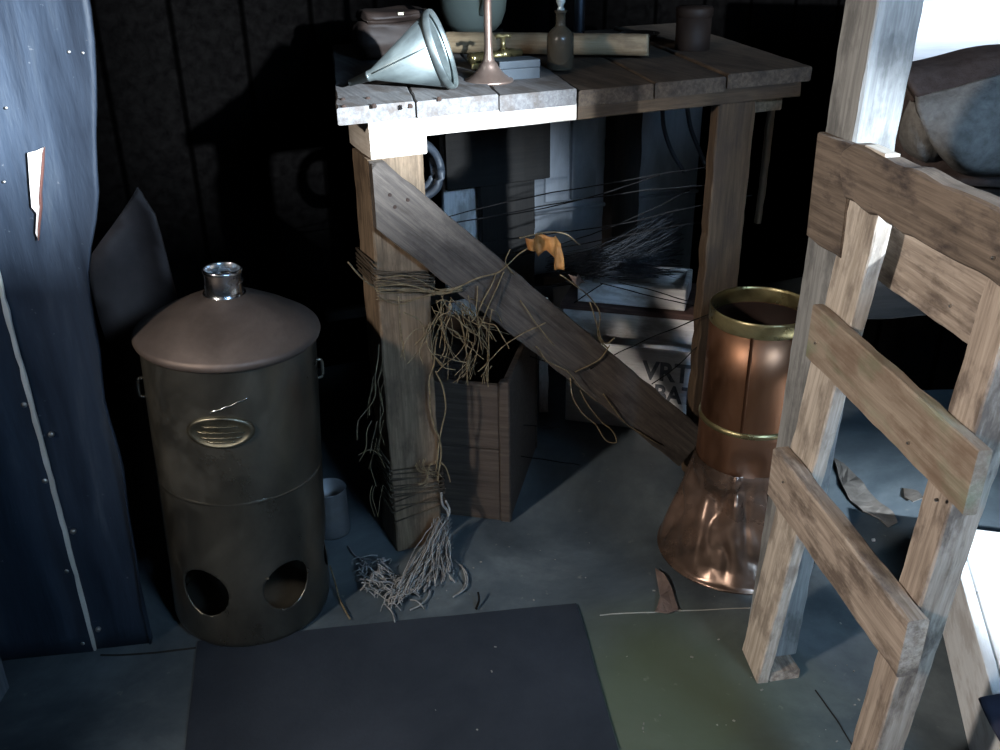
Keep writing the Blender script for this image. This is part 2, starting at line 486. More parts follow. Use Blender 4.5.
# scattered crumbs
random.seed(4)
bm = bmesh.new()
for k in range(70):
    x = random.uniform(430, 960); y = random.uniform(540, 745)
    if y > 610 and x < 625: 
        if random.random() < .6: continue
    p = fl(x, y, .0015); s = random.uniform(.0005, .0014)
    if p.x > .64: continue
    t = box_bm(-s*random.uniform(1, 3.5), s, -s, s, -s*.5, s*.5, 0)
    merge(bm, t, Matrix.Translation(p+V((0, 0, .004 if x < 640 else .001))) @ Matrix.Rotation(random.uniform(0, 6), 4, 'Z'))
tag(obj('floor_crumbs', bm, plain('pale_debris', (.16, .15, .13), (.32, .31, .28), .8)), 'pale crumbs and splinters strewn over the floor', 'debris', kind='stuff')

# ------------------------------------------------------------------ workbench
bench = thing('workbench', bp(.1, .1, 0), 'rough wooden workbench with diagonal brace and sagging plank top', 'workbench')
PSK = .25                                            # the planks run slightly askew
TB = .75                                             # bench depth
# planks run front to back
cuts = [0, .131, .278, .425, .58, .735, .93]
for i, (a, b) in enumerate(zip(cuts, cuts[1:])):
    zt = HB - [0, .001, .004, .008, .007, .003][i]
    skew = V((0, 0, 0))
    bmp = board_bm(TB, b-a-.0035, .027, rough=.001, ch=.0022)
    Mp_ = axes(bp(b-.0018, -.003, zt-.027), d, -e)
    for v in bmp.verts: v.co.y -= v.co.x*PSK
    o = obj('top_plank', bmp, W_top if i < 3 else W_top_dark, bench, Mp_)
# split nails / chips on the front planks
M_rust = plain('rusty_nail', (.015, .009, .007), (.04, .022, .015), .8)
for (x, y) in ((343, 100), (368, 99), (374, 106), (410, 106), (439, 99), (344, 107)):
    p = fl(x, y, HB); bm = lathe_bm([(.0003, .004), (.0035, .0032), (.004, 0), (.004, -.003)], 10)
    for v in bm.verts: v.co += V((noise.noise(v.co*300+p), noise.noise(v.co*310-p), 0))*.002
    obj('rusty_nail', bm, M_rust, bench, Matrix.Translation(p))
# front apron batten, end rail, legs
board('apron', W_apron, bench, bp(.148, 0.0, .812), e, Z, .785, .032, -.024 if False else .024, rough=.0008) if False else None
def bbox(name, s0, s1, o0, o1, z0, z1, mat, long='s', **kw):
    if long == 's':   return board(name, mat, bench, bp(s0, o0, z0), e, d, s1-s0, o1-o0, z1-z0, **kw)
    if long == 'o':   return board(name, mat, bench, bp(s1, o0, z0), d, -e, o1-o0, s1-s0, z1-z0, **kw)
    return board(name, mat, bench, bp(s0, o0, z0), Z, e, z1-z0, s1-s0, o1-o0, **kw) if False else board(name, mat, bench, bp(s0, o1, z0), Z, -d, z1-z0, o1-o0, s1-s0, **kw) if False else board(name, mat, bench, bp(s0, o0, z0), Z, d, z1-z0, o1-o0, -(s1-s0), **kw)
def post(name, s0, s1, o0, o1, z0, z1, mat, **kw):
    # x=Z, y=e, z = Z x e = d
    return board(name, mat, bench, bp(s0, o0, z0), Z, e, z1-z0, s1-s0, o1-o0, **kw)
bbox('apron', .427, .91, 0.0, .024, .812, .842, W_leg2, 's', rough=.0009, ch=.0015)  # right piece in darker wood, standing in for the post's shade
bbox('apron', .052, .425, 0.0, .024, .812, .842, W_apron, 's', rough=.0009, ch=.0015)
bbox('end_rail', .052, .149, .001, .13, .783, .8415, W_apron, 'o', rough=.0012, ch=.0015)
bbox('end_rail', .80, .895, .032, .60, .783, .8415, W_bench, 'o', rough=.0012)
leg = post('leg', .047, .143, .004, .10, 0, .783, W_bench, rough=.0009, ch=.003)
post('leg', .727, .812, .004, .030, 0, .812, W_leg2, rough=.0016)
post('leg', .21, .29, .61, .69, 0, .83, W_dark)
post('leg', .86, .94, .61, .69, 0, .83, W_dark)
# diagonal brace nailed across the front of the legs
b0, b1 = bp(.012, -.021, .772), bp(.705, -.021, .095)
bx = (b1-b0).normalized(); by = bx.cross(d)
if by.z < 0: by = -by
def clip_brace():
    L = (b1-b0).length+.02
    bm = board_bm(L, .094, .02, rough=.0012, ch=.0018, n=40)
    return bm
# thickness must run from front (-d) to back
Mb = axes(b0 - by*.047, bx, by)
if Mb.col[2].to_3d().dot(d) < 0: Mb = Mb @ Matrix.Translation((0, 0, -.0205))
bm = clip_brace()
# the upper left end is sawn off flush with the leg
bmesh.ops.bisect_plane(bm, geom=list(bm.verts)+list(bm.edges)+list(bm.faces), plane_co=Mb.inverted() @ bp(.047, 0, 0), plane_no=Mb.inverted().to_3x3() @ (-e), clear_outer=True)
bmesh.ops.bisect_plane(bm, geom=list(bm.verts)+list(bm.edges)+list(bm.faces), plane_co=Mb.inverted() @ bp(0, 0, .782), plane_no=Mb.inverted().to_3x3() @ Z, clear_outer=True)
bmesh.ops.holes_fill(bm, edges=[ed for ed in bm.edges if ed.is_boundary])
W_brace = wood('brace_wood', (.038, .032, .028), (.10, .083, .07), (.018, .014, .011), .5)
obj('brace', bm, W_brace, bench, Mb)
for (x, y) in ((390, 195), (395, 207), (408, 200)):
    p = bpx(x, y, -.022); bm = lathe_bm([(.0003, .001), (.003, .0008), (.0032, -.002)], 10)
    obj('brace_nail', bm, M_rust, bench, Matrix.Translation(p) @ (-d).to_track_quat('Z', 'Y').to_matrix().to_4x4())
# rear cross members seen as a dark T below the top
W_black = wood('shade_black_wood', (.004, .0035, .003), (.010, .0085, .007), (.003, .003, .003), .5)  # blacker copy of the dark wood, shade put into its colour
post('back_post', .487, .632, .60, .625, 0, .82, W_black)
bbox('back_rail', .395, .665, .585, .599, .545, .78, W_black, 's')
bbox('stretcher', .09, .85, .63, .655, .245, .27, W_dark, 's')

# ------------------------------------------------------------------ things under the bench
M_galv = metal('scuffed_galvanised_sheet', (.16, .175, .19), (.34, .36, .39), (.32, .55), .85, 5, (.07, .075, .08), .5, .3, (1, 1, .35))
tank = thing('metal_tank', bp(.9, .70, 0), 'scuffed grey sheet metal tank standing at the back under the bench', 'tank')
Mt = axes(bp(.655, .66, .16), e, d)
obj('tank_body', box_bm(0, .50, 0, .16, -.16, .53, .006, 2), M_galv, tank, Mt)
obj('tank_panel', box_bm(.03, .10, -.006, .004, .30, .52, .003), M_galv, tank, Mt)
obj('tank_panel', box_bm(.105, .18, -.007, .004, .30, .52, .003), M_galv, tank, Mt)
obj('tank_ledge', box_bm(0, .50, -.012, .0, .272, .282, .003), M_galv, tank, Mt)
M_palebrd = W_pale
pb_ = board('upright_plank', W_pale, None, bp(.405, .64, 0), Z, e, .66, .095, .018)
tag(pb_, 'pale upright plank at the back under the bench, left of the dark post', 'plank')
pb_ = board('upright_plank', W_pale, None, bp(.595, .64, 0), Z, e, .66, .055, .018)
tag(pb_, 'pale upright plank at the back under the bench, between dark post and metal tank', 'plank')

# stencilled crate and the two boxes behind / on it
c0, c1 = fl(565, 420), fl(700, 437)
cu = (c1-c0).normalized(); cn = V((-cu.y, cu.x, 0))
crate = thing('stencilled_crate', c0+cu*.17+cn*.1, 'whitewashed wooden crate with dark stencilled letters behind the copper vessel', 'crate')
W_ST = wood('white_limewashed_wood', (.66, .66, .67), (.84, .84, .84), (.35, .30, .25), .35)
LC, HC = .40, .215
board('front_board', W_ST, crate, c0, cu, Z, LC, HC/2-.001, -.014 if False else .014, rough=.0008) if False else None
Mc = axes(c0, cu, cn)          # x along, y depth, z up
def crate_panel(name, parent, M, x0, x1, y0, y1, z0, z1, mat): return obj(name, box_bm(x0, x1, y0, y1, z0, z1, .0025), mat, parent, M)
crate_panel('front_board', crate, Mc, 0, LC, 0, .013, 0, HC*.5-.001, W_ST)
crate_panel('front_board', crate, Mc, 0, LC, 0, .013, HC*.5+.001, HC, W_ST)
crate_panel('end_board', crate, Mc, 0, .013, .0135, .24, 0, HC, W_ST)
crate_panel('end_board', crate, Mc, LC-.013, LC, .0135, .24, 0, HC, W_ST)
crate_panel('back_board', crate, Mc, 0, LC, .2405, .253, 0, HC, W_ST)
crate_panel('bottom_board', crate, Mc, .0135, LC-.0135, .0135, .24, .002, .014, W_ST)
M_ink = plain('faded_stencil_ink', (.07, .08, .095), (.18, .19, .21), .9, 40)
def text_bm(s, size):
    cu_ = bpy.data.curves.new('t', 'FONT'); cu_.body = s; cu_.size = size; cu_.extrude = .0006; cu_.offset = size*.028
    to = bpy.data.objects.new('t', cu_); C.objects.link(to)
    dg = bpy.context.evaluated_depsgraph_get(); me = bpy.data.meshes.new_from_object(to.evaluated_get(dg))
    bm = bmesh.new(); bm.from_mesh(me)
    C.objects.unlink(to); bpy.data.objects.remove(to); bpy.data.curves.remove(cu_); bpy.data.meshes.remove(me)
    return bm
def lettering(s, x, z, size, sx=1.0):
    bm = text_bm(s, size)
    Mx = Mc @ Matrix.Translation((x, -.0008, z)) @ Matrix.Rotation(R(90), 4, 'X') @ Matrix.Diagonal((sx, 1, 1, 1))
    return obj('stencil_lettering', bm, M_ink, crate, Mx)
lettering('VRTI', .186, .140, .066, .92)
lettering("'S BAT", .165, .084, .062, .86)

def box_thing(name, label, cat, M, L, D, H, mat, lid=None, lidh=.012, over=.006):
    t = thing(name, M.translation, label, cat)
    obj('front_board', box_bm(0, L, 0, .012, 0, H, .002), mat, t, M)
    obj('back_board', box_bm(0, L, D-.012, D, 0, H, .002), mat, t, M)
    obj('end_board', box_bm(0, .012, .0125, D-.0125, 0, H, .002), mat, t, M)
    obj('end_board', box_bm(L-.012, L, .0125, D-.0125, 0, H, .002), mat, t, M)
    obj('bottom_board', box_bm(.0125, L-.0125, .0125, D-.0125, .001, .012, .001), mat, t, M)
    if lid: obj('lid', box_bm(-over, L+over, -over, D+over, H+.0005, H+lidh, .002), lid, t, M)
    return t
W_red = wood('dark_red_brown_wood', (.05, .03, .028), (.11, .065, .055), (.03, .02, .02), .5)
Mu = axes(c0 + cu*-.02 + cn*.05 + Z*(HC+.001), cu, cn)
box_thing('packing_box', 'pale flat packing box with dark red-brown lid on top of the stencilled crate', 'box', Mu, .46, .20, .062, W_pale, W_red, .016)
Mu2 = axes(c0 + cu*.012 + cn*.06 + Z*(HC+.001+.0625+.0165), cu, cn)
box_thing('packing_box', 'small pale wooden box on top of the red-brown lidded box', 'box', Mu2, .255, .15, .052, W_pale)

# dark brown crate behind the front leg
k1 = fl(511, 522); k0 = fl(440, 514); ku = (k1-k0).normalized(); kn = V((-ku.y, ku.x, 0))
LK = .235; ko = k1-ku*LK
Mk = axes(ko, ku, kn)
dc = thing('wooden_crate', ko+ku*.1+kn*.1, 'open dark brown wooden crate standing behind the near bench leg', 'crate')
HK = .325
crate_panel('front_board', dc, Mk, 0, LK-.022, 0, .014, 0, HK*.52-.001, W_crate)
crate_panel('front_board', dc, Mk, 0, LK-.022, 0, .014, HK*.52+.001, HK-.01, W_crate)
crate_panel('corner_batten', dc, Mk, LK-.0215, LK, -.004, .016, 0, HK, W_crate)
crate_panel('corner_batten', dc, Mk, 0, .02, -.0125, -.0005, 0, HK-.012, W_crate)
crate_panel('side_board', dc, Mk, LK-.016, LK-.002, .0165, .30, 0, HK, W_crate)
crate_panel('side_board', dc, Mk, 0, .014, .0145, .30, 0, HK, W_crate)
crate_panel('back_board', dc, Mk, 0, LK, .3005, .314, 0, HK, W_crate)
crate_panel('bottom_board', dc, Mk, .0145, LK-.0165, .0145, .30, .002, .014, W_crate)
# pale lath leaning behind the crate
pbase = fl(540, 418)
tag(board('pale_lath', W_pale, None, pbase+V((.0, .03, 0)), V((0, .03, 1)), V((1, 0, 0)), .30, .022, -.02 if False else .02), 'narrow pale lath standing behind the dark brown crate', 'lath')

# hose coil behind the near leg
M_hose = plain('dark_blue_grey_hose', (.012, .016, .022), (.028, .035, .045), .5, 20, spec=.3)
bm = bmesh.new()
hc = bpx(419, 172, .28)
for k, (rr, off) in enumerate(((.046, 0), (.048, .016), (.042, .031))):
    pts = [hc + e*rr*math.cos(a) + Z*rr*1.15*math.sin(a) + d*(off+.004*math.sin(3*a)) for a in [2*math.pi*i/40 for i in range(41)]]
    tube(bm, pts, .0085, 8)
tag(obj('hose_coil', bm, M_hose, None, Matrix(), True), 'dark coiled hose hanging under the bench behind the near leg', 'hose')
# two cables hanging at the right under the bench
for i, pix in enumerate((((686, 97), (690, 125), (697, 145), (707, 168)), ((662, 102), (664, 128), (672, 152), (684, 172)))):
    bm = bmesh.new(); tube(bm, spline([bpx(x, y, .45) for x, y in pix]), .0055, 8)
    tag(obj('cable', bm, M_hose, None, Matrix(), True), ['dark cable hanging under the bench nearest the right leg', 'dark cable hanging under the bench left of its twin by the right leg'][i], 'cable')
# slim batten nailed beside the right leg
p0, p1 = bpx(757, 224, .034), bpx(772, 100, .034)
o = board('batten', W_leg2, bench, p0, (p1-p0), e, (p1-p0).length, .013, .012)

# pale tin behind the drum
tp = fl(333, 530)
M_tin = metal('dull_tin', (.14, .145, .155), (.26, .265, .275), (.35, .55), .7, 8, (.14, .12, .10), .5)
tn = thing('open_tin', tp, 'small open grey tin can on the floor between drum and bench leg', 'can')
obj('can_body', lathe_bm([(.001, .003), (.034, .003), (.0345, 0), (.0355, .004), (.035, .10), (.0362, .103), (.0352, .105), (.0338, .102), (.0335, .006), (.001, .005)], 40), M_tin, tn, Matrix.Translation(tp), True)

# ------------------------------------------------------------------ steel drum
Dc = V((-.464, 1.402, 0)); TILT = R(3.0)
MD = Matrix.Translation(Dc) @ Matrix.Rotation(TILT, 4, 'Y')
drum = thing('steel_drum', Dc, 'tarnished conical-topped steel drum with round holes near its base', 'drum')
M_drum = metal('tarnished_steel', (.12, .114, .095), (.24, .225, .185), (.24, .40), .9, 7, (.055, .05, .04), .45, .22, (1, 1, .6))
M_cone = metal('rusted_brown_steel', (.10, .078, .066), (.20, .155, .13), (.48, .68), .65, 9, (.06, .042, .034), .6, .3)
M_collar = metal('bright_tin_collar', (.42, .44, .46), (.62, .64, .66), (.16, .32), 1.0, 14)
RB = .137
# body with real openings
nA, nZ = 180, 150
bm = bmesh.new()
HB0, HB1 = 0.0, .550
hz, ha, hv = .120, .043, .047
ph0 = math.atan2(-Dc.y, -Dc.x)          # direction towards the viewer
holes = [ph0 + R(-37 + 60*k) for k in range(6)]
def bodyR(z): return RB*(1.0 + .012*(1-z/HB1)) - (.010*(1-z/.02)**2 if z < .02 else 0)
grid = [[None]*nA for _ in range(nZ+1)]
def hole_d(a, z):
    best = 9
    for h in holes:
        da = (a-h+math.pi) % (2*math.pi) - math.pi
        best = min(best, math.hypot(da*RB/ha, (z-hz)/hv))
    return best
for j in range(nZ+1):
    z = HB0+(HB1-HB0)*(j/nZ)**1.25
    for i in range(nA):
        a = 2*math.pi*i/nA
        # pull vertices near a rim onto it
        for h in holes:
            da = (a-h+math.pi) % (2*math.pi) - math.pi
            q = math.hypot(da*RB/ha, (z-hz)/hv)
            if .86 < q < 1.07: a2 = h+da/q; z2 = hz+(z-hz)/q; break
        else: a2, z2 = a, z
        r = bodyR(z2) + .0012*noise.noise(V((math.cos(a2)*2, math.sin(a2)*2, z2*5)))
        grid[j][i] = (bm.verts.new((r*math.cos(a2), r*math.sin(a2), z2)), hole_d(a, z))
for j in range(nZ):
    for i in range(nA):
        q = [grid[j][i], grid[j][(i+1) % nA], grid[j+1][(i+1) % nA], grid[j+1][i]]
        if sum(x[1] for x in q)/4 < .99: continue
        bm.faces.new([x[0] for x in q])
bmesh.ops.delete(bm, geom=[v for v in bm.verts if not v.link_faces], context='VERTS')
body = obj('drum_body', bm, M_drum, drum, MD, True)
sm = body.modifiers.new('wall', 'SOLIDIFY'); sm.thickness = .0025; sm.offset = -1 if True else 1
obj('drum_floor', lathe_bm([(.0005, .012), (.128, .012), (.128, .014), (.0005, .0145)], 48), M_drum, drum, MD)
cone_prof = [(.136, .537), (.1405, .537), (.1445, .541), (.146, .546), (.1445, .551), (.142, .5535), (.110, .573), (.070, .5935), (.046, .6045), (.037, .609), (.033, .611)]
obj('cone_top', lathe_bm(cone_prof, 96), M_cone, drum, MD, True)
obj('neck_collar', lathe_bm([(.033, .602), (.0325, .608), (.0295, .611), (.0288, .616), (.0288, .643), (.030, .645), (.0308, .648), (.030, .651), (.0285, .652), (.0272, .650), (.0268, .640), (.0268, .600)], 64), M_collar, drum, MD, True)
obj('neck_plug', lathe_bm([(.0005, .630), (.006, .630), (.0085, .634), (.010, .640), (.0125, .641), (.0125, .637), (.016, .632), (.0267, .630)], 40), M_collar, drum, MD @ Matrix.Translation((.004, .004, 0)), True)
# seam bead low on the body
obj('body_seam', lathe_bm([(RB*1.003, .298), (RB*1.006+.0006, .300), (RB*1.006+.0006, .303), (RB*1.003, .305)], 96), M_drum, drum, MD, True)
# oval badge
pc = fl(226, 431, 0); av = ph0 + R(-13)
def on_body(du, z, out): 
    a = av+du/RB; r = RB*1.006+out; return V((r*math.cos(a), r*math.sin(a), z))
bz = .436
bm = bmesh.new(); rings = []
for (k, out) in ((.0, .0030), (.55, .0030), (.80, .0026), (.84, .0046), (.92, .0052), (1.0, .0040), (1.03, .0)):
    rings.append([bm.verts.new(on_body(.050*k*math.cos(t), bz+.027*k*math.sin(t), out)) for t in [2*math.pi*i/48 for i in range(48)]] if k else [bm.verts.new(on_body(0, bz, out))])
for i in range(48): bm.faces.new((rings[0][0], rings[1][i], rings[1][(i+1) % 48]))
for a, b in zip(rings[1:], rings[2:]):
    for i in range(48): bm.faces.new((a[i], a[(i+1) % 48], b[(i+1) % 48], b[i]))
M_badge = metal('worn_brass_badge', (.16, .15, .11), (.28, .26, .19), (.3, .45), .95, 30)
badge = obj('oval_badge', bm, M_badge, drum, MD, True); badge['label'] = 'oval embossed plate'
bm = bmesh.new()
for (z, w) in ((.446, .026), (.436, .034), (.427, .029), (.420, .020)):
    tube(bm, [on_body(-w+2*w*i/16, z+.0008*math.sin(i*2.3), .0036) for i in range(17)], .0011, 5)
obj('embossed_lines', bm, M_badge, badge, MD, True)
bm = bmesh.new()
tube(bm, [on_body(-.012+.058*i/12, .470+.022*i/12+.001*math.sin(i*1.7), .0004) for i in range(13)], .0011, 5)
obj('scratch', bm, M_collar, drum, MD, True)
for sgn in (-1, 1):
    a = ph0+R(84*sgn); bm = bmesh.new()
    P_ = lambda out, z: V(((RB+out)*math.cos(a), (RB+out)*math.sin(a), z))
    tube(bm, spline([P_(.0, .485), P_(.008, .482), P_(.009, .468), P_(.008, .454), P_(.0, .451)], 5), .0028, 6)
    obj('side_lug', bm, M_drum, drum, MD, True)

# ------------------------------------------------------------------ copper vessel
Cc = V((.463, 1.545, 0))
cop = thing('copper_vessel', Cc, 'dented copper vessel with brass rim and flared base under the bench end', 'vessel')
M_cop = metal('aged_copper', (.12, .054, .030), (.23, .112, .06), (.28, .46), .95, 5, (.07, .038, .025), .6, .25, (1, 1, .4))
M_copb = metal('dented_copper_base', (.10, .068, .050), (.21, .150, .118), (.20, .36), .95, 5, (.17, .10, .07), .5, .25)
M_brass = metal('tarnished_brass', (.20, .165, .075), (.36, .30, .15), (.20, .42), .92, 14, (.05, .05, .028), .6)
Tc = Matrix.Translation(Cc)
def copwob(r, z, a): return (r*(1+.006*math.sin(a*2+z*9)), z)
obj('cylinder', lathe_bm([(.0905, .296), (.0900, .32), (.0898, .40), (.0900, .495), (.0892, .495), (.0892, .40), (.0892, .296)], 96, fn=copwob), M_cop, cop, Tc, True)
M_inside = plain('dark_copper_inside', (.010, .006, .005), (.024, .013, .010), .6, 12, spec=.1)  # vessel inside, much darker than the outer wall
obj('inner_lining', lathe_bm([(.0888, .298), (.0888, .485), (.0878, .485), (.0878, .298)], 96, fn=copwob), M_inside, cop, Tc, True)
obj('inner_floor', lathe_bm([(.0005, .300), (.0875, .300), (.0875, .297), (.0005, .297)], 64), M_inside, cop, Tc)
obj('brass_rim', lathe_bm([(.0902, .487), (.0914, .488), (.0917, .500), (.0918, .510), (.0912, .5145), (.0900, .5160), (.0884, .515), (.0878, .509), (.0876, .488), (.0885, .486)], 96, fn=copwob), M_brass, cop, Tc, True)
obj('ring_bead', lathe_bm([(.0905, .293), (.0935, .295), (.0945, .299), (.0935, .303), (.0905, .305)], 96), M_brass, cop, Tc, True)
# vertical seam with a lapped edge
phc = math.atan2(-Cc.y, -Cc.x) + R(-6)
bm = bmesh.new(); rows = []
for j in range(31):
    z = .305+(.490-.305)*j/30
    rows.append([bm.verts.new(((.0902+o_)*math.cos(phc+da), (.0902+o_)*math.sin(phc+da), z)) for da, o_ in ((-.05, .0), (-.045, .0014), (.0, .0016), (.012, .0016), (.018, .0))])
for a, b in zip(rows, rows[1:]):
    for k in range(4): bm.faces.new((a[k], a[k+1], b[k+1], b[k]))
obj('vertical_seam', bm, M_cop, cop, Tc, True)
# dented collar and flared base
dents = [(phc+R(10), .240, .013, .36, .036), (phc+R(-22), .150, .022, .45, .045), (phc+R(20), .120, .020, .35, .05), (phc+R(2), .170, -.012, .12, .07), (phc+R(38), .070, -.009, .16, .05), (phc+R(-40), .10, .016, .3, .05), (phc+R(50), .16, .014, .3, .05)]
def dent(r, z, a):
    rr = r
    for (pa_, pz, amt, wa, wz) in dents:
        da = (a-pa_+math.pi) % (2*math.pi)-math.pi
        # creased, tilted dents
        u = da/wa + (z-pz)*5*(1 if amt > 0 else 2); w = (z-pz)/wz
        q = math.sqrt(u*u+w*w)
        if q < 1: rr -= amt*(1-q)**1.15
    rg = 1-2*abs(noise.noise(V((math.cos(a)*2.6+4, math.sin(a)*2.6, z*9+a*.6)))); rr -= (.014*rg*rg*max(0, min(1, (.212-z)/.03)) if z < .215 else 0)*min(1, (z-.004)/.03)
    rr += .004*noise.noise(V((math.cos(a)*3, math.sin(a)*3, z*14)))*(max(0, min(1, (.212-z)/.03)) if z < .215 else .3)
    return (rr, z)
obj('neck_band', lathe_bm([(.0918, .214), (.0924, .220)] + [(.0924-.0008*t, .220+.076*t) for t in [i/14 for i in range(1, 14)]] + [(.0908, .2965)], 128, fn=lambda r, z, a: dent(r, z, a) if .216 < z < .29 else (r, z)), M_cop, cop, Tc, True)
prof = []
for i in range(40):
    t = i/39; z = .216*(1-t)
    r = .0935 + .0565*t**.92
    prof.append((r, z))
prof = prof[:-1]+[(.1525, .004), (.1535, .002), (.1530, 0), (.150, 0)]
obj('flared_base', lathe_bm(prof, 160, fn=lambda r, z, a: dent(r, z, a) if z > .006 else (r, z)), M_copb, cop, Tc, True)

# ------------------------------------------------------------------ things on the bench
M_zinc = metal('weathered_zinc', (.11, .132, .132), (.22, .255, .255), (.35, .55), .85, 8, (.22, .26, .24), .5, .3, (1, 1, .5))
tip = fl(347, 84, HB+.010); rimb = fl(443, 90, HB)
rc = fl(443, 90, HB) + Z*.066
ax_ = (rc - tip); Lf = ax_.length; ax_.normalize()
rc_side = ax_
Mf = Matrix.Translation(tip) @ ax_.to_track_quat('Z', 'Y').to_matrix().to_4x4()
fun = thing('funnel', V((tip.x, tip.y, HB)), 'dull zinc funnel lying on its side on the bench corner', 'funnel')
k0f = .050
obj('funnel_cone', lathe_bm([(.0085, k0f-.012), (.0105, k0f), (.062, Lf-.008), (.0605, Lf-.007), (.0090, k0f+.001), (.0072, k0f-.012)], 72), M_zinc, fun, Mf, True)
obj('spout', lathe_bm([(.0040, .004), (.0052, 0.004), (.0090, k0f-.006), (.0092, k0f-.012), (.0078, k0f-.012), (.0038, .006)], 32), M_zinc, fun, Mf, True)
obj('funnel_rim', lathe_bm([(.0605, Lf-.010), (.0640, Lf-.009), (.0662, Lf-.004), (.0664, Lf+.002), (.0648, Lf+.005), (.0625, Lf+.003), (.0605, Lf-.002)], 72), M_zinc, fun, Mf, True)
bm = bmesh.new()
vdir = Mf.inverted().to_3x3() @ (EYE-tip); aa = math.atan2(vdir.y, vdir.x)+R(-10)
tube(bm, [V(((.0104+(.062-.0104)*t)*math.cos(aa), (.0104+(.062-.0104)*t)*math.sin(aa), k0f+(Lf-.008-k0f)*t)) for t in (0, .25, .5, .75, 1)], .0013, 6)
obj('cone_seam', bm, M_zinc, fun, Mf, True)
# copper stand
sp_ = fl(489, 81, HB-.003)
sp_.z = HB-.004
std = thing('copper_stand', sp_, 'copper stand with round stepped foot and tall stem beside the funnel', 'stand')
M_cs = metal('polished_brown_copper', (.34, .22, .17), (.52, .38, .31), (.26, .42), .85, 10)
obj('foot', lathe_bm([(.001, 0), (.0435, 0), (.0445, .002), (.043, .0045), (.036, .0065), (.034, .0095), (.030, .011), (.022, .020), (.0165, .027), (.0155, .031), (.012, .034), (.0095, .040), (.0078, .050)], 64), M_cs, std, Matrix.Translation(sp_), True)
obj('stem', lathe_bm([(.0078, .050), (.0070, .060), (.0067, .34), (.011, .343), (.013, .350), (.009, .356), (.001, .357)], 32), M_cs, std, Matrix.Translation(sp_), True)
# grey blue little box
g0, g1 = fl(500, 82, HB-.006), fl(540, 79, HB-.006); gu = (g1-g0).normalized()
Mg = axes(V((g0.x, g0.y, HB-.005)), gu, V((-gu.y, gu.x, 0)))
gb = thing('tin_box', V((g0.x, g0.y, HB-.005)), 'small pale blue-grey tin box behind the copper stand', 'box')
LG = (g1-g0).length
M_bx = plain('blue_grey_tin_paint', (.035, .045, .055), (.065, .078, .09), .5, spec=.15)
obj('box_base', box_bm(0, LG, 0, .05, 0, .020, .0015, 2), M_bx, gb, Mg)
obj('box_lid', box_bm(-.0008, LG+.0008, -.0008, .0508, .0203, .034, .002, 2), M_bx, gb, Mg)
# brass tap fitting behind, lying on the planks
f0 = fl(470, 70, HB+.0); f0.z = HB+.020; f1 = fl(521, 64, HB); f1.z = HB+.022
fx = (f1-f0).normalized(); Mtap = Matrix.Translation(f0) @ fx.to_track_quat('Z', 'Y').to_matrix().to_4x4(); LT = (f1-f0).length
tap = thing('brass_tap', V((f0.x, f0.y, HB)), 'brass tap fitting lying on the bench behind the stand', 'tap')
obj('tap_body', lathe_bm([(.001, 0), (.010, 0), (.011, .008), (.011, .03), (.0085, .034), (.0085, LT-.05), (.012, LT-.048), (.013, LT-.036), (.010, LT-.030), (.010, LT-.018), (.0062, LT-.016), (.0062, LT), (.001, LT)], 32), M_brass, tap, Mtap, True)
bm = bmesh.new(); tube(bm, [V((0, 0, 0)), V((0, 0, .022))], .005, 10); tube(bm, [V((-.015, 0, .024)), V((-.008, 0, .0275)), V((0, 0, .025)), V((.008, 0, .0275)), V((.015, 0, .024))], .0042, 8)
obj('tap_key', bm, M_brass, tap, Matrix.Translation(f0+fx*(LT-.042)+Z*.008), True)
obj('tap_foot', box_bm(-.014, .014, -.014, .014, -.020, -.009, .002), M_brass, tap, Matrix.Translation(f0+fx*.02))
# tan pole lying across the back
q0, q1 = fl(446, 53, HB), fl(648, 56, HB); q0.z = q1.z = HB+.0215; qd = (q1-q0).normalized()
bm = bmesh.new(); n = 60; L_ = (q1-q0).length
pts = [q0+qd*L_*i/n for i in range(n+1)]
Mq = Matrix.Translation(q0) @ qd.to_track_quat('X', 'Z').to_matrix().to_4x4()
tube(bm, [V((L_*i/n, .0015*noise.noise(V((i*.2, 0, 0))), .001*noise.noise(V((i*.3, 4, 0))))) for i in range(n+1)], .0215, 20)
tag(obj('wooden_pole', bm, W_roll, None, Mq, True), 'tan wooden pole lying along the back of the bench top', 'pole')
# glass bottle
M_glass, nt, b_ = newmat('dusty_brown_glass')
b_.inputs['Base Color'].default_value = (.16, .13, .09, 1); b_.inputs['Roughness'].default_value = .22
b_.inputs['Transmission Weight'].default_value = .55; b_.inputs['IOR'].default_value = 1.45
bo = fl(560, 66, HB); bo.z = HB-.006
bot = thing('glass_bottle', bo, 'dusty stoppered glass bottle in front of the tan pole', 'bottle')
obj('bottle_body', lathe_bm([(.001, .001), (.022, 0), (.0245, .003), (.0248, .07), (.0235, .082), (.016, .092), (.0095, .098), (.0085, .105), (.0085, .128), (.0115, .130), (.0115, .134), (.007, .135), (.0065, .10), (.021, .080), (.0225, .07), (.0225, .006), (.001, .006)], 40), M_glass, bot, Matrix.Translation(bo) @ Matrix.Diagonal((1.05, 1.05, .80, 1)), True)
M_clear = plain('clear_glass_stopper', (.45, .50, .46), (.65, .70, .66), .12, spec=.8)
obj('stopper', lathe_bm([(.001, .124), (.006, .126), (.0065, .137), (.0045, .141), (.006, .146), (.0085, .153), (.008, .160), (.001, .164)], 24), M_clear, bot, Matrix.Translation(bo) @ Matrix.Diagonal((1.05, 1.05, .80, 1)), True)
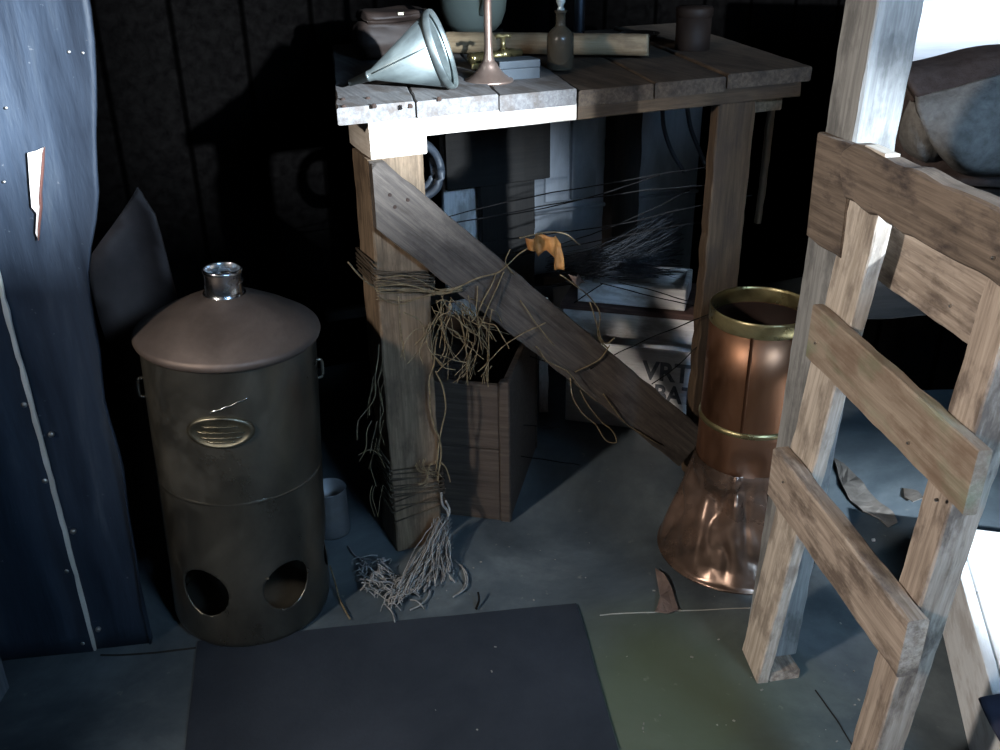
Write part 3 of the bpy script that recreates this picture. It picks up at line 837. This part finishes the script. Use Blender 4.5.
# steel tube
tu = fl(579, 40, HB); M_steel = metal('blued_steel_tube', (.12, .15, .19), (.24, .28, .34), (.22, .36), 1.0, 12)
tu.z = HB-.007
tag(obj('steel_tube', lathe_bm([(.0115, 0), (.0125, .002), (.0125, .35), (.0115, .352), (.0100, .35), (.0100, .002)], 32), M_steel, None, Matrix.Translation(tu), True), 'dark blued steel tube standing behind the tan pole', 'tube')
# enamel jug standing on a little block
M_enam = plain('cream_enamel', (.46, .40, .27), (.60, .54, .38), .3, 6, spec=.6, bmp=.05)
jb = bp(.32, .62, HB)
jb = fl(474, 37, HB); jb.z = HB-.001
blk = board('wooden_block', W_dark, None, jb+V((-.07, -.04, .0)), (1, 0, 0), (0, 1, 0), .14, .10, .012)
tag(blk, 'dark wooden block under the enamel jug at the back of the bench', 'block')
jb = jb+V((0, .01, .013))
jug = thing('enamel_jug', jb, 'cream enamel jug standing at the back of the bench behind the funnel', 'jug')
obj('jug_body', lathe_bm([(.001, 0), (.045, 0), (.052, .003), (.066, .018), (.076, .045), (.079, .075), (.077, .11), (.070, .15), (.064, .18), (.066, .19), (.064, .192), (.061, .19), (.060, .18), (.072, .11), (.073, .06), (.05, .008), (.001, .006)], 56), M_enam, jug, Matrix.Translation(jb), True)
bm = bmesh.new(); tube(bm, spline([V((.005, -.072, .165)), V((.008, -.098, .17)), V((.010, -.115, .13)), V((.008, -.100, .075)), V((.004, -.074, .045))], 6), .0065, 8)
obj('jug_handle', bm, M_enam, jug, Matrix.Translation(jb) @ Matrix.Rotation(R(12), 4, 'Z'), True)
# dark leather bag, back left
lb = fl(392, 62, HB)
M_bag = plain('dark_brown_leather', (.008, .005, .004), (.020, .013, .010), .6, 14, spec=.15)
bag = thing('leather_bag', V((lb.x, lb.y, HB)), 'dark brown leather bag lying behind the funnel on the bench', 'bag')
def rbox(sx, sy, sz, seed, amp=.008):
    bm = bmesh.new(); bmesh.ops.create_cube(bm, size=1); bmesh.ops.subdivide_edges(bm, edges=list(bm.edges), cuts=7, use_grid_fill=True)
    for v in bm.verts:
        p = v.co*2; L_ = max(abs(p.x), abs(p.y), abs(p.z)); q = p.normalized()*L_
        p = p.lerp(q, .38); v.co = V((p.x*sx/2, p.y*sy/2, p.z*sz/2)) + noise.noise_vector(V((p.x*1.6+seed, p.y*1.6, p.z*1.6)))*amp
    return bm
Ma = axes(V((lb.x, lb.y+.06, HB+.006)), e, d)
obj('bag_body', rbox(.17, .11, .075, 3), M_bag, bag, Ma @ Matrix.Translation((0, 0, .036)), True)
obj('bag_flap', rbox(.15, .10, .022, 8, .006), M_bag, bag, Ma @ Matrix.Translation((0, -.008, .078)), True)
obj('buckle', box_bm(-.007, .007, -.003, .003, -.006, .006, .0015), M_badge, bag, Ma @ Matrix.Translation((.0, -.055, .082)))
# round can and a shiny lid far back right
rb = fl(692, 48, HB)
obj_can = thing('round_canister', V((rb.x, rb.y, HB-.004)), 'dim brown round canister at the back right of the bench', 'canister')
obj('canister_body', lathe_bm([(.001, 0), (.036, 0), (.037, .003), (.037, .075), (.001, .0755)], 40), M_bag, obj_can, Matrix.Translation(V((rb.x, rb.y, HB-.004))), True)
obj('canister_lid', lathe_bm([(.038, .068), (.039, .070), (.039, .084), (.036, .088), (.001, .090)], 40), M_bag, obj_can, Matrix.Translation(V((rb.x, rb.y, HB-.004))), True)
sl = fl(640, 30, HB+.02)
pl_ = thing('steel_dish', V((sl.x, sl.y, HB-.004)), 'shallow bright steel dish far back on the bench by the canister', 'dish')
obj('dish_bowl', lathe_bm([(.001, .004), (.030, .004), (.044, .016), (.046, .017), (.0445, .019), (.029, .006), (.001, .006)], 40), M_collar, pl_, Matrix.Translation(V((sl.x, sl.y, HB-.004))), True)
obj('dish_foot', lathe_bm([(.020, .0), (.024, .0), (.022, .0045), (.020, .0045)], 32), M_collar, pl_, Matrix.Translation(V((sl.x, sl.y, HB-.004))), True)

# ------------------------------------------------------------------ bunk post, gate
A = V((.4133, 1.1688, 0)); g = V((-.13, .99, 0)).normalized(); n_ = V((-g.y, g.x, 0))      # n_ points left, away from the bunk
def gp(s, off, z): return A + g*s + n_*off + Z*z
bunk = thing('bunk_bed', gp(0, -.1, 0), 'timber bunk with tall grey corner post behind the gate', 'bunk')
def gboard(name, mat, parent, p0, p1, wdir, W, T, back=True, **kw):
    """board from p0 to p1, lower/left edge there, width along wdir, thickness away from n_"""
    x = (V(p1)-V(p0)); L = x.length
    M = axes(p0, x, wdir)
    if (M.col[2].to_3d()).dot(n_) > 0: M = M @ Matrix.Translation((0, 0, -T))
    return obj(name, board_bm(L, W, T, **kw), mat, parent, M)
gboard('corner_post', W_post, bunk, gp(.034, -.024, .0215), gp(-.135, .012, 2.3), g, .078, .056, rough=.0006, ch=.003)
# bunk platform
kx = V((.99, .13, 0)).normalized()
Mb_ = axes(V((.665, 1.27, .70)), kx, g)
for i in range(4):
    obj('platform_board', board_bm(1.05, .125, .024), W_dark, bunk, Mb_ @ Matrix.Translation((0, .128*i, 0)))
obj('side_rail', board_bm(1.24, .09, .028), W_dark, bunk, axes(V((.49, 1.275, .609)), kx, Z))
obj('back_rail', board_bm(1.05, .09, .028), W_dark, bunk, axes(V((.62, 1.76, .609)), kx, Z))
for (x, y) in ((.70, 1.73), (1.60, 1.80), (1.66, 1.36)):
    obj('leg', board_bm(.609, .06, .05), W_dark, bunk, axes(V((x, y, 0)), Z, g))
# white board wall beyond the bunk
tag(obj('wall_bunk', box_bm(.80, 1.9, 2.20, 2.235, 0, 1.0, 0), M_dark), kind='structure')  # black piece added below the white boards, standing in for shade
o = tag(obj('wall_bunk', box_bm(.715, 1.6, 1.86, 1.90, .70, .982, .002), W_white), kind='structure')
M_bl1 = plain('brown_wool_blanket', (.036, .026, .023), (.065, .05, .045), .95, 60, spec=.1, bmp=.8, bs=260, bd=.002)
M_bl2 = plain('grey_wool_blanket', (.09, .085, .078), (.16, .152, .14), .95, 60, spec=.1, bmp=.8, bs=240, bd=.002)

gate = thing('wooden_gate', gp(-.15, 0, 0), 'rough wooden rail gate leaning against the bunk post', 'gate')
# far upright, leaning
gboard('upright', W_light, gate, gp(0.0, 0, 0), gp(-.142, 0, .885), g, .072, .02, rough=.0008, ch=.0018, n=60)
# near upright
gboard('upright', W_gate, gate, gp(-.262, 0, 0), gp(-.338, 0, .86), -g, .047, .040, rough=.0008, ch=.002, n=60)
# rails on the left face, two across
gboard('rail', W_gate, gate, gp(.000, .026, .372), gp(-.372, .026, .372), Z, .080, .025, rough=.0008, ch=.0025)
gboard('rail', W_rail_green, gate, gp(-.038, .016, .612), gp(-.402, .016, .608), Z, .075, .015, rough=.0008, ch=.0018)
gboard('top_rail', W_gate_dark, gate, gp(-.078, .026, .840), gp(-.50, .026, .845), Z, .064, .025, rough=.002, ch=.003, roundstart=.02)
gboard('back_rail', W_gate, gate, gp(-.055, -.046, .727), gp(-.42, -.046, .727), Z, .085, .014, rough=.0008, ch=.0018)
# short plank across the post
gboard('cleat_plank', W_gate_dark, gate, gp(.033, .004, .752), gp(-.062, .004, .757), Z, .135, .013, rough=.0022, ch=.0018, endj=.006)
board('splint', W_apron, gate, gp(-.118, .022, .9035), -g, -n_, .045, .016, -.004 if False else .004, rough=.0006, ch=.0006)
for (x, y) in ((815, 343), (908, 443), (936, 500), (783, 482), (873, 540), (950, 306), (993, 258)):
    p = onp(x, y, gp(0, .0275 if y not in (343, 443, 500) else .0175, 0), n_)
    if y == 306: p = onp(x, y, gp(0, -.045, 0), n_)
    obj('nail', lathe_bm([(.0002, .0012), (.0018, .001), (.002, -.002)], 10), M_nail, gate, Matrix.Translation(p) @ n_.to_track_quat('Z', 'Y').to_matrix().to_4x4())
# wood scrap at the foot of the post
b1_, b2_ = fl(769, 682), fl(807, 677)
wx = (b2_-b1_).normalized()
tag(board('wood_scrap', W_gate, None, b1_, V((-wx.y, wx.x, 0)), wx, .09, .052, -.02 if False else .022) if False else obj('wood_scrap', board_bm(.10, .050, .020), W_gate, None, axes(b1_+wx*.050, V((-wx.y, wx.x, 0)), -wx)), 'short offcut of wood on the floor beside the gate foot', 'offcut')

# ------------------------------------------------------------------ blanket
def blanket_sheet(name, rows, mat, parent, thick=.012, amp=.006, n=40):
    """rows: list of polylines (world) across; lofted into a thick soft sheet"""
    bm = bmesh.new(); G = []
    R_ = [spline(r, 8) for r in rows]
    m = min(len(r) for r in R_)
    cols = [spline([r[i] for r in R_], 8) for i in range(m)]
    for i, cpts in enumerate(cols):
        G.append([bm.verts.new(p + noise.noise_vector(p*11)*amp) for p in cpts])
    for a, b in zip(G, G[1:]):
        for k in range(len(a)-1): bm.faces.new((a[k], a[k+1], b[k+1], b[k]))
    o = obj(name, bm, mat, parent, Matrix(), True)
    s = o.modifiers.new('thick', 'SOLIDIFY'); s.thickness = thick; s.offset = 0
    return o
blk_t = thing('folded_blanket', V((.75, 1.45, .73)), 'folded grey and brown wool blanket bundle on the bunk', 'blanket')
# brown fold draped over the top: rows run left to right, from the back over to the front
def bx_(x, y, Y): return aty(x, y, Y)
rows = [
    [bx_(905, 90, 1.74), bx_(935, 80, 1.72), bx_(980, 66, 1.70), bx_(1060, 60, 1.68)],
    [bx_(898, 68, 1.60), bx_(935, 60, 1.60), bx_(980, 50, 1.60), bx_(1060, 44, 1.60)],
    [bx_(900, 74, 1.50), bx_(945, 68, 1.50), bx_(990, 58, 1.50), bx_(1060, 52, 1.50)],
    [bx_(918, 98, 1.455), bx_(955, 90, 1.455), bx_(1000, 80, 1.455), bx_(1060, 74, 1.455)]]
blanket_sheet('brown_fold', rows, M_bl1, blk_t, .010, .004)
# left return of the brown fold
rows = [[bx_(898, 70, 1.56), bx_(906, 85, 1.50), bx_(916, 100, 1.462)], [bx_(896, 90, 1.57), bx_(903, 105, 1.52), bx_(910, 112, 1.49)], [bx_(905, 118, 1.58), bx_(910, 125, 1.55), bx_(913, 128, 1.52)]]
blanket_sheet('brown_fold_end', rows, M_bl1, blk_t, .008, .003)
# grey layers in front, sagging
rows = [
    [bx_(917, 98, 1.46), bx_(950, 90, 1.452), bx_(1000, 78, 1.45), bx_(1060, 72, 1.45)],
    [bx_(920, 112, 1.435), bx_(955, 108, 1.425), bx_(1000, 100, 1.42), bx_(1060, 96, 1.42)],
    [bx_(932, 138, 1.43), bx_(962, 138, 1.405), bx_(1000, 134, 1.41), bx_(1060, 130, 1.41)],
    [bx_(947, 160, 1.45), bx_(970, 166, 1.42), bx_(1000, 166, 1.43), bx_(1060, 164, 1.43)],
    [bx_(955, 166, 1.50), bx_(972, 172, 1.50), bx_(1000, 172, 1.50), bx_(1060, 170, 1.50)]]
blanket_sheet('grey_layer', rows, M_bl2, blk_t, .010, .006)
rows = [
    [bx_(914, 100, 1.47), bx_(922, 106, 1.455), bx_(930, 118, 1.45), bx_(936, 132, 1.46)],
    [bx_(906, 122, 1.48), bx_(915, 128, 1.455), bx_(926, 136, 1.445), bx_(938, 146, 1.46)],
    [bx_(904, 140, 1.50), bx_(912, 148, 1.48), bx_(922, 152, 1.46), bx_(934, 156, 1.48)],
    [bx_(912, 158, 1.53), bx_(918, 160, 1.52), bx_(926, 162, 1.50), bx_(935, 162, 1.52)]]
blanket_sheet('grey_corner', rows, M_bl2, blk_t, .010, .005)
# inner stuffing of the bundle
obj('inner_roll', rbox(.44, .20, .15, 5, .015), M_bl1, blk_t, Matrix.Translation(V((.86, 1.58, .802))), True)

# ------------------------------------------------------------------ white low box at the right
w0, w1 = fl(958, 568, .14), fl(1000, 722, .14); wv = (w1-w0).normalized(); wo = V((wv.y, -wv.x, 0))
if wo.x < 0: wo = -wo
top0 = w0 - wv*.13
wb = thing('white_chest', V((w0.x+.2, w0.y-.2, 0)), 'chipped white painted low chest on the floor at far right', 'chest')
Mw = axes(top0, wv, wo)          # x towards viewer, y to the right, z = down or up
if Mw.col[2].z < 0:
    Mw = axes(top0 + wo*0, wv, wo); flip = -1
else: flip = 1
def wbox(name, x0, x1, y0, y1, z0, z1, mat, bev=.003):
    if flip < 0: a, b = -z1, -z0
    else: a, b = z0, z1
    return obj(name, box_bm(x0, x1, y0, y1, a, b, bev, 2), mat, wb, Mw)
W_chip = wood('chipped_white_paint', (.66, .67, .67), (.78, .79, .79), (.20, .13, .08), .35, rough=.5)
wbox('side_board', 0, .75, 0, .018, -.14, 0, W_chip)
wbox('end_board', 0, .018, .0185, .45, -.14, -.004, W_chip)
wbox('lid_board', .0, .178, .022, .45, -.022, -.002, W_white)
wbox('lid_board', .182, .70, .022, .45, -.022, -.002, W_white)
M_navy = plain('dark_navy_cloth', (.012, .014, .03), (.03, .035, .06), .9)
p = fl(1010, 712, .145)
tag(obj('dark_cloth', rbox(.13, .13, .012, 11, .004), M_navy, None, Matrix.Translation(V((p.x+.025, p.y-.035, .149))), True), 'dark navy cloth lying on the white chest lid', 'cloth')

# bottom left: corner of a grey-blue trestle foot
p = fl(2, 700)
M_bluegrey = wood('blue_grey_painted_wood', (.09, .11, .13), (.16, .19, .22), (.06, .06, .06), .4)
tag(obj('trestle_foot', board_bm(.11, .05, .05), M_bluegrey, None, axes(V((p.x-.05, p.y-.02, 0)), Z, (1, 0, 0))), 'blue-grey painted wooden foot at the extreme left on the floor', 'foot')

# ------------------------------------------------------------------ twine, wires, scraps
random.seed(11)
M_tw = plain('dry_twine', (.07, .052, .03), (.20, .155, .09), .9, 80)
M_twd = plain('brown_twine', (.035, .026, .017), (.08, .058, .038), .9, 80)
M_gray = plain('grey_frayed_fibre', (.12, .12, .12), (.30, .30, .29), .9, 80)
M_wire = plain('dark_wire', (.003, .003, .003), (.009, .008, .008), .7, 60, spec=.12)
tw = thing('frayed_twine', bp(.09, -.05, 0), 'tangle of frayed twine wrapped around the near bench leg', 'twine')
def strand(bm, pix, off0, off1, r, jit=.003, sides=4, n=7):
    k = len(pix)
    pts = [bpx(x, y, off0+(off1-off0)*i/(k-1)) for i, (x, y) in enumerate(pix)]
    pts = spline(pts, n)
    sd = random.uniform(0, 99)
    pts = [p + noise.noise_vector(p*22+V((sd, sd, sd)))*jit for p in pts]
    tube(bm, pts, r, sides)
# wraps round the leg
def wrap(bm, z0, z1, turns, r, tilt=.02, pad=.004):
    cs = [(.045-pad, .0-pad), (.145+pad, .0-pad), (.145+pad, .102+pad), (.045-pad, .102+pad)]
    pts = []
    for t in range(turns*4+1):
        s, o_ = cs[t % 4]; f = t/(turns*4)
        pts.append(bp(s+random.uniform(-.001, .001), o_+random.uniform(-.001, .001), z0+(z1-z0)*f+tilt*((t % 4) in (0, 3))+random.uniform(-.004, .004)))
    full = []
    for a, b in zip(pts, pts[1:]):
        for k in range(6): full.append(a.lerp(b, k/6))
    full.append(pts[-1]); tube(bm, full, r, 5)
bm = bmesh.new()
wrap(bm, .535, .585, 5, .0016, .022); wrap(bm, .545, .575, 4, .0013, .030); wrap(bm, .555, .59, 3, .0015, .012)
obj('upper_wrap', bm, M_twd, tw, Matrix(), True)
bm = bmesh.new()
wrap(bm, .10, .20, 5, .0018, .012); wrap(bm, .12, .18, 5, .0015, .02); wrap(bm, .09, .15, 3, .0016, -.01)
obj('lower_wrap', bm, M_twd, tw, Matrix(), True)
# strings from the wrap to the brace
bm = bmesh.new()
for k in range(9):
    y = 278+k*2.6
    strand(bm, [(376, y), (405+random.uniform(-6, 6), y+random.uniform(-4, 8)), (440, 290+random.uniform(-3, 5)), (462, 288+random.uniform(-3, 3))], -.006, -.025, .0009, .002)
strand(bm, [(348, 262), (362, 278), (374, 287), (378, 292)], 0, -.006, .0016, .001)
strand(bm, [(450, 292), (475, 280), (500, 272), (520, 255), (535, 245)], -.026, -.03, .0014)
for (pix) in ([(497, 274), (488, 292), (478, 312), (470, 322)], [(505, 272), (494, 295), (484, 318), (478, 330)], [(450, 300), (446, 316), (438, 330)], [(446, 300), (436, 318), (428, 332)],
              [(478, 285), (476, 310), (480, 330), (477, 352), (470, 372)], [(492, 310), (489, 335), (488, 360), (488, 382)], [(455, 310), (464, 335), (466, 360), (467, 385)],
              [(436, 304), (442, 300), (450, 303), (452, 312)], [(398, 297), (400, 318), (403, 340), (405, 360)], [(404, 312), (420, 320), (424, 332), (414, 345)], [(437, 355), (452, 360), (468, 363)], [(478, 372), (500, 350), (520, 335), (545, 322)],
              [(514, 274), (505, 262), (510, 250)], [(520, 300), (535, 322), (555, 345)], [(535, 347), (548, 360), (568, 372), (582, 390), (598, 402)]):
    strand(bm, pix, -.03, -.035, .00125, .004)
for k in range(38):
    x0, y0 = random.uniform(428, 480), random.uniform(296, 330)
    pix = [(x0, y0)]
    ang = random.uniform(-.6, 2.4)
    for j in range(4):
        ang += random.uniform(-.7, .7); l = random.uniform(9, 20)
        pix.append((pix[-1][0]+l*math.cos(ang)*.7, pix[-1][1]+l*abs(math.sin(ang))))
    strand(bm, pix, -.028+random.uniform(-.012, .012), -.03+random.uniform(-.03, .01), random.choice((.0007, .0009, .0012)), .004)
for k in range(16):
    x0 = random.uniform(466, 492); y0 = random.uniform(352, 368)
    strand(bm, [(x0, y0), (x0-random.uniform(0, 8), y0+10), (x0-random.uniform(2, 14), y0+random.uniform(14, 24))], -.03, -.035, .0007, .002)
obj('tangle', bm, M_tw, tw, Matrix(), True)
# loose strings hanging down the leg
bm = bmesh.new()
strand(bm, [(438, 330), (434, 362), (430, 378), (430, 400), (434, 425), (440, 440), (440, 465), (438, 480)], -.012, -.012, .0018, .003)
strand(bm, [(436, 372), (444, 388), (446, 405), (443, 425), (439, 445), (436, 470)], -.012, -.012, .0018, .003)
strand(bm, [(380, 345), (376, 370), (374, 395), (366, 412), (358, 422), (357, 440)], -.008, -.02, .0013, .004)
strand(bm, [(372, 422), (367, 432), (366, 448), (360, 460)], -.008, -.02, .001, .004)
strand(bm, [(358, 455), (370, 450), (382, 456)], -.01, -.01, .001, .002)
strand(bm, [(440, 462), (446, 468), (450, 480), (450, 482)], -.015, -.03, .0012, .002)
for k in range(16):
    x = random.uniform(372, 384); y = random.uniform(350, 500)
    strand(bm, [(x, y), (x-3, y+14), (x+random.uniform(-8, 4), y+32)], -.008, -.009, .0007, .003)
for k in range(14):
    a = random.uniform(0, 6.28); x, y = 428, 473
    strand(bm, [(x, y), (x+9*math.cos(a), y+9*math.sin(a)), (x+15*math.cos(a+.4), y+15*math.sin(a+.4))], -.014, -.02, .0008, .002)
obj('hanging_string', bm, M_tw, tw, Matrix(), True)
# frayed ends on the floor
bm = bmesh.new()
strand(bm, [(441, 492), (443, 505), (448, 512), (448, 528), (450, 540)], -.012, -.016, .0024, .003)
strand(bm, [(446, 500), (450, 510), (446, 520), (438, 535), (432, 548)], -.014, -.02, .0022, .003)
for k in range(110):
    x0 = random.uniform(432, 452); y0 = random.uniform(515, 548)
    t = random.random()
    x1 = 388+64*t+random.uniform(-6, 6); y1 = 603-t*28+random.uniform(-9, 5)
    xm, ym = (x0+x1)/2+random.uniform(-7, 7), (y0+y1)/2+random.uniform(-5, 8)
    p0 = bpx(x0, y0, -.016); p1 = fl(x1, y1, .006+random.uniform(0, .012)); pm = p0.lerp(p1, .5)+V((random.uniform(-.01, .01), random.uniform(-.02, 0), random.uniform(-.012, .01)))
    pts = spline([p0, pm, p1], 5); pts = [p+noise.noise_vector(p*35+V((k, 0, 0)))*.006 for p in pts]
    for p in pts: p.z = max(p.z, .003)
    tube(bm, pts, random.choice((.0008, .001, .0014)), 4)
for k in range(60):
    x0, y0 = random.uniform(358, 385), random.uniform(556, 590)
    p0 = fl(x0, y0, random.uniform(.01, .035)); q = p0+V((random.uniform(-.02, .035), random.uniform(-.03, .02), -random.uniform(0, .04)))
    q.z = max(q.z, .004); m_ = p0.lerp(q, .5)+noise.noise_vector(V((k, 3, 1)))*.015; m_.z = max(m_.z, .004)
    tube(bm, spline([p0, m_, q], 4), random.choice((.0009, .0013, .0019)), 4)
for k in range(40):
    x0, y0 = random.uniform(386, 410), random.uniform(578, 604)
    p0 = fl(x0, y0, random.uniform(.004, .02)); q = p0+V((random.uniform(-.03, .03), random.uniform(-.02, .02), 0)); q.z = .004
    tube(bm, spline([p0, p0.lerp(q, .5)+V((0, 0, .008)), q], 4), random.choice((.0009, .0013)), 4)
for pix in ([(410, 610), (420, 605), (428, 597), (430, 590)], [(462, 565), (466, 580), (462, 590), (453, 597)], [(348, 546), (356, 556), (372, 560), (386, 565), (394, 575), (397, 590)], [(385, 604), (392, 612), (395, 622)], [(455, 560), (466, 572), (467, 586), (458, 594)]):
    pts = spline([fl(x, y, .006) for x, y in pix], 6); tube(bm, pts, .0016, 5)
obj('frayed_end', bm, M_gray, tw, Matrix(), True)
# straw twig by the drum
bm = bmesh.new()
tube(bm, spline([fl(330, 566, .03), fl(335, 582, .018), fl(340, 600, .006), fl(350, 619, .004)], 6), .0019, 6)
tag(obj('straw_twig', bm, M_tw, None, Matrix(), True), 'pale straw twig on the floor beside the drum base', 'twig')
bm = bmesh.new()
tube(bm, spline([fl(476, 609, .004), fl(479, 600, .012), fl(478, 592, .022)], 5), .0022, 6)
tag(obj('twig', bm, M_wire, None, Matrix(), True), 'tiny dark twig standing at the far edge of the floor mat', 'twig')

# wires strung between the legs
wr = thing('wire_strings', bp(.45, .05, .45), 'dark wires and twine strung between the bench legs', 'wire')
bm = bmesh.new()
for pix, o0, o1 in (([(398, 229), (470, 211), (540, 195), (640, 178), (745, 160)], .11, .03), ([(400, 232), (480, 219), (560, 203), (650, 190), (748, 182)], .11, .03), ([(425, 226), (500, 216), (580, 200), (660, 175)], .11, .12),
                    ([(470, 244), (540, 235), (620, 224), (700, 205), (752, 195)], .11, .02), ([(470, 258), (540, 250), (600, 240), (700, 222)], .11, .06), ([(500, 262), (580, 238), (640, 215), (690, 190)], .08, .1),
                    ([(590, 369), (620, 352), (660, 334), (722, 309)], -.02, .0), ([(652, 384), (675, 368), (697, 347)], .0, .01), ([(600, 283), (650, 296), (705, 308)], .1, .03), ([(618, 282), (650, 290), (690, 302)], .1, .05),
                    ([(574, 303), (590, 292), (602, 284)], .1, .1), ([(435, 368), (500, 352), (545, 361)], .15, .2), ([(440, 428), (500, 424), (560, 428)], .1, .14), ([(515, 455), (560, 462), (580, 465)], .1, .12),
                    ([(462, 285), (520, 288), (575, 284)], .0, .05)):
    strand(bm, pix, o0, o1, .0012, .002, 5)
obj('strung_wire', bm, M_wire, wr, Matrix(), True)
bm = bmesh.new()
for pix in ([(560, 275), (575, 285), (592, 300), (600, 315), (598, 335), (603, 345)], [(590, 302), (596, 320), (602, 340), (608, 348)], [(598, 337), (606, 343), (614, 338)], [(570, 378), (572, 395), (582, 412), (596, 425), (606, 440), (616, 442), (612, 430), (600, 420), (588, 405), (580, 390)], [(603, 394), (615, 410), (628, 425), (660, 445)],
            [(610, 345), (600, 358), (588, 366), (575, 372)], [(520, 238), (545, 232), (565, 234), (580, 245)]):
    strand(bm, pix, -.024, -.026, .0014, .002)
obj('loose_string', bm, M_tw, wr, Matrix(), True)
# fan of dark fibres
bm = bmesh.new()
for k in range(230):
    t = random.random(); y1 = 214+t*62+random.uniform(-4, 4)
    x0, y0 = random.uniform(545, 600), 264+random.uniform(-10, 14)-t*0
    x1 = random.uniform(640, 684)
    o_ = random.uniform(.10, .22)
    strand(bm, [(x0, y0), ((x0+x1)/2, (y0*.5+y1*.5)+8*(1-t)+random.uniform(-6, 6)), (x1, y1)], o_, o_+random.uniform(-.03, .05), random.choice((.0007, .0010)), .004, 3, 5)
M_fib = plain('dark_glossy_fibre', (.004, .0045, .006), (.022, .025, .030), .5, 60, spec=.2)
tag(obj('fibre_bundle', bm, M_fib, None, Matrix(), True), 'spreading bundle of dark glossy fibres held up by wires under the bench', 'bundle', kind='stuff')
# orange-brown scrap caught in the wires
def scrap(pix, mat, label, off, name='leather_scrap'):
    pts = [bpx(x, y, off) for x, y in pix]
    M = axes(pts[0], e, Z); lp = [M.inverted() @ p for p in pts]
    bm = prism_bm([(p.x, p.y) for p in lp], .0016)
    bmesh.ops.triangulate(bm, faces=[f for f in bm.faces if len(f.verts) > 4])
    bmesh.ops.subdivide_edges(bm, edges=list(bm.edges), cuts=3, use_grid_fill=True)
    for v in bm.verts: v.co += V((0, 0, 1))*(.010*math.sin(v.co.x*160)+.008*noise.noise(v.co*45))
    return tag(obj(name, bm, mat, None, M, True), label, 'scrap')
M_or = plain('dried_orange_skin', (.12, .045, .012), (.36, .16, .045), .6, 30)
scrap([(525, 238), (540, 235), (556, 236), (562, 244), (564, 258), (564, 270), (556, 271), (553, 257), (546, 250), (540, 258), (534, 250), (527, 249)], M_or, 'crumpled orange-brown scrap caught in the wires under the bench', -.03)
scrap([(568, 274), (580, 275), (586, 283), (580, 287), (572, 282)], M_flake2, 'small brown scrap hanging from the string below the fibre bundle', -.02)
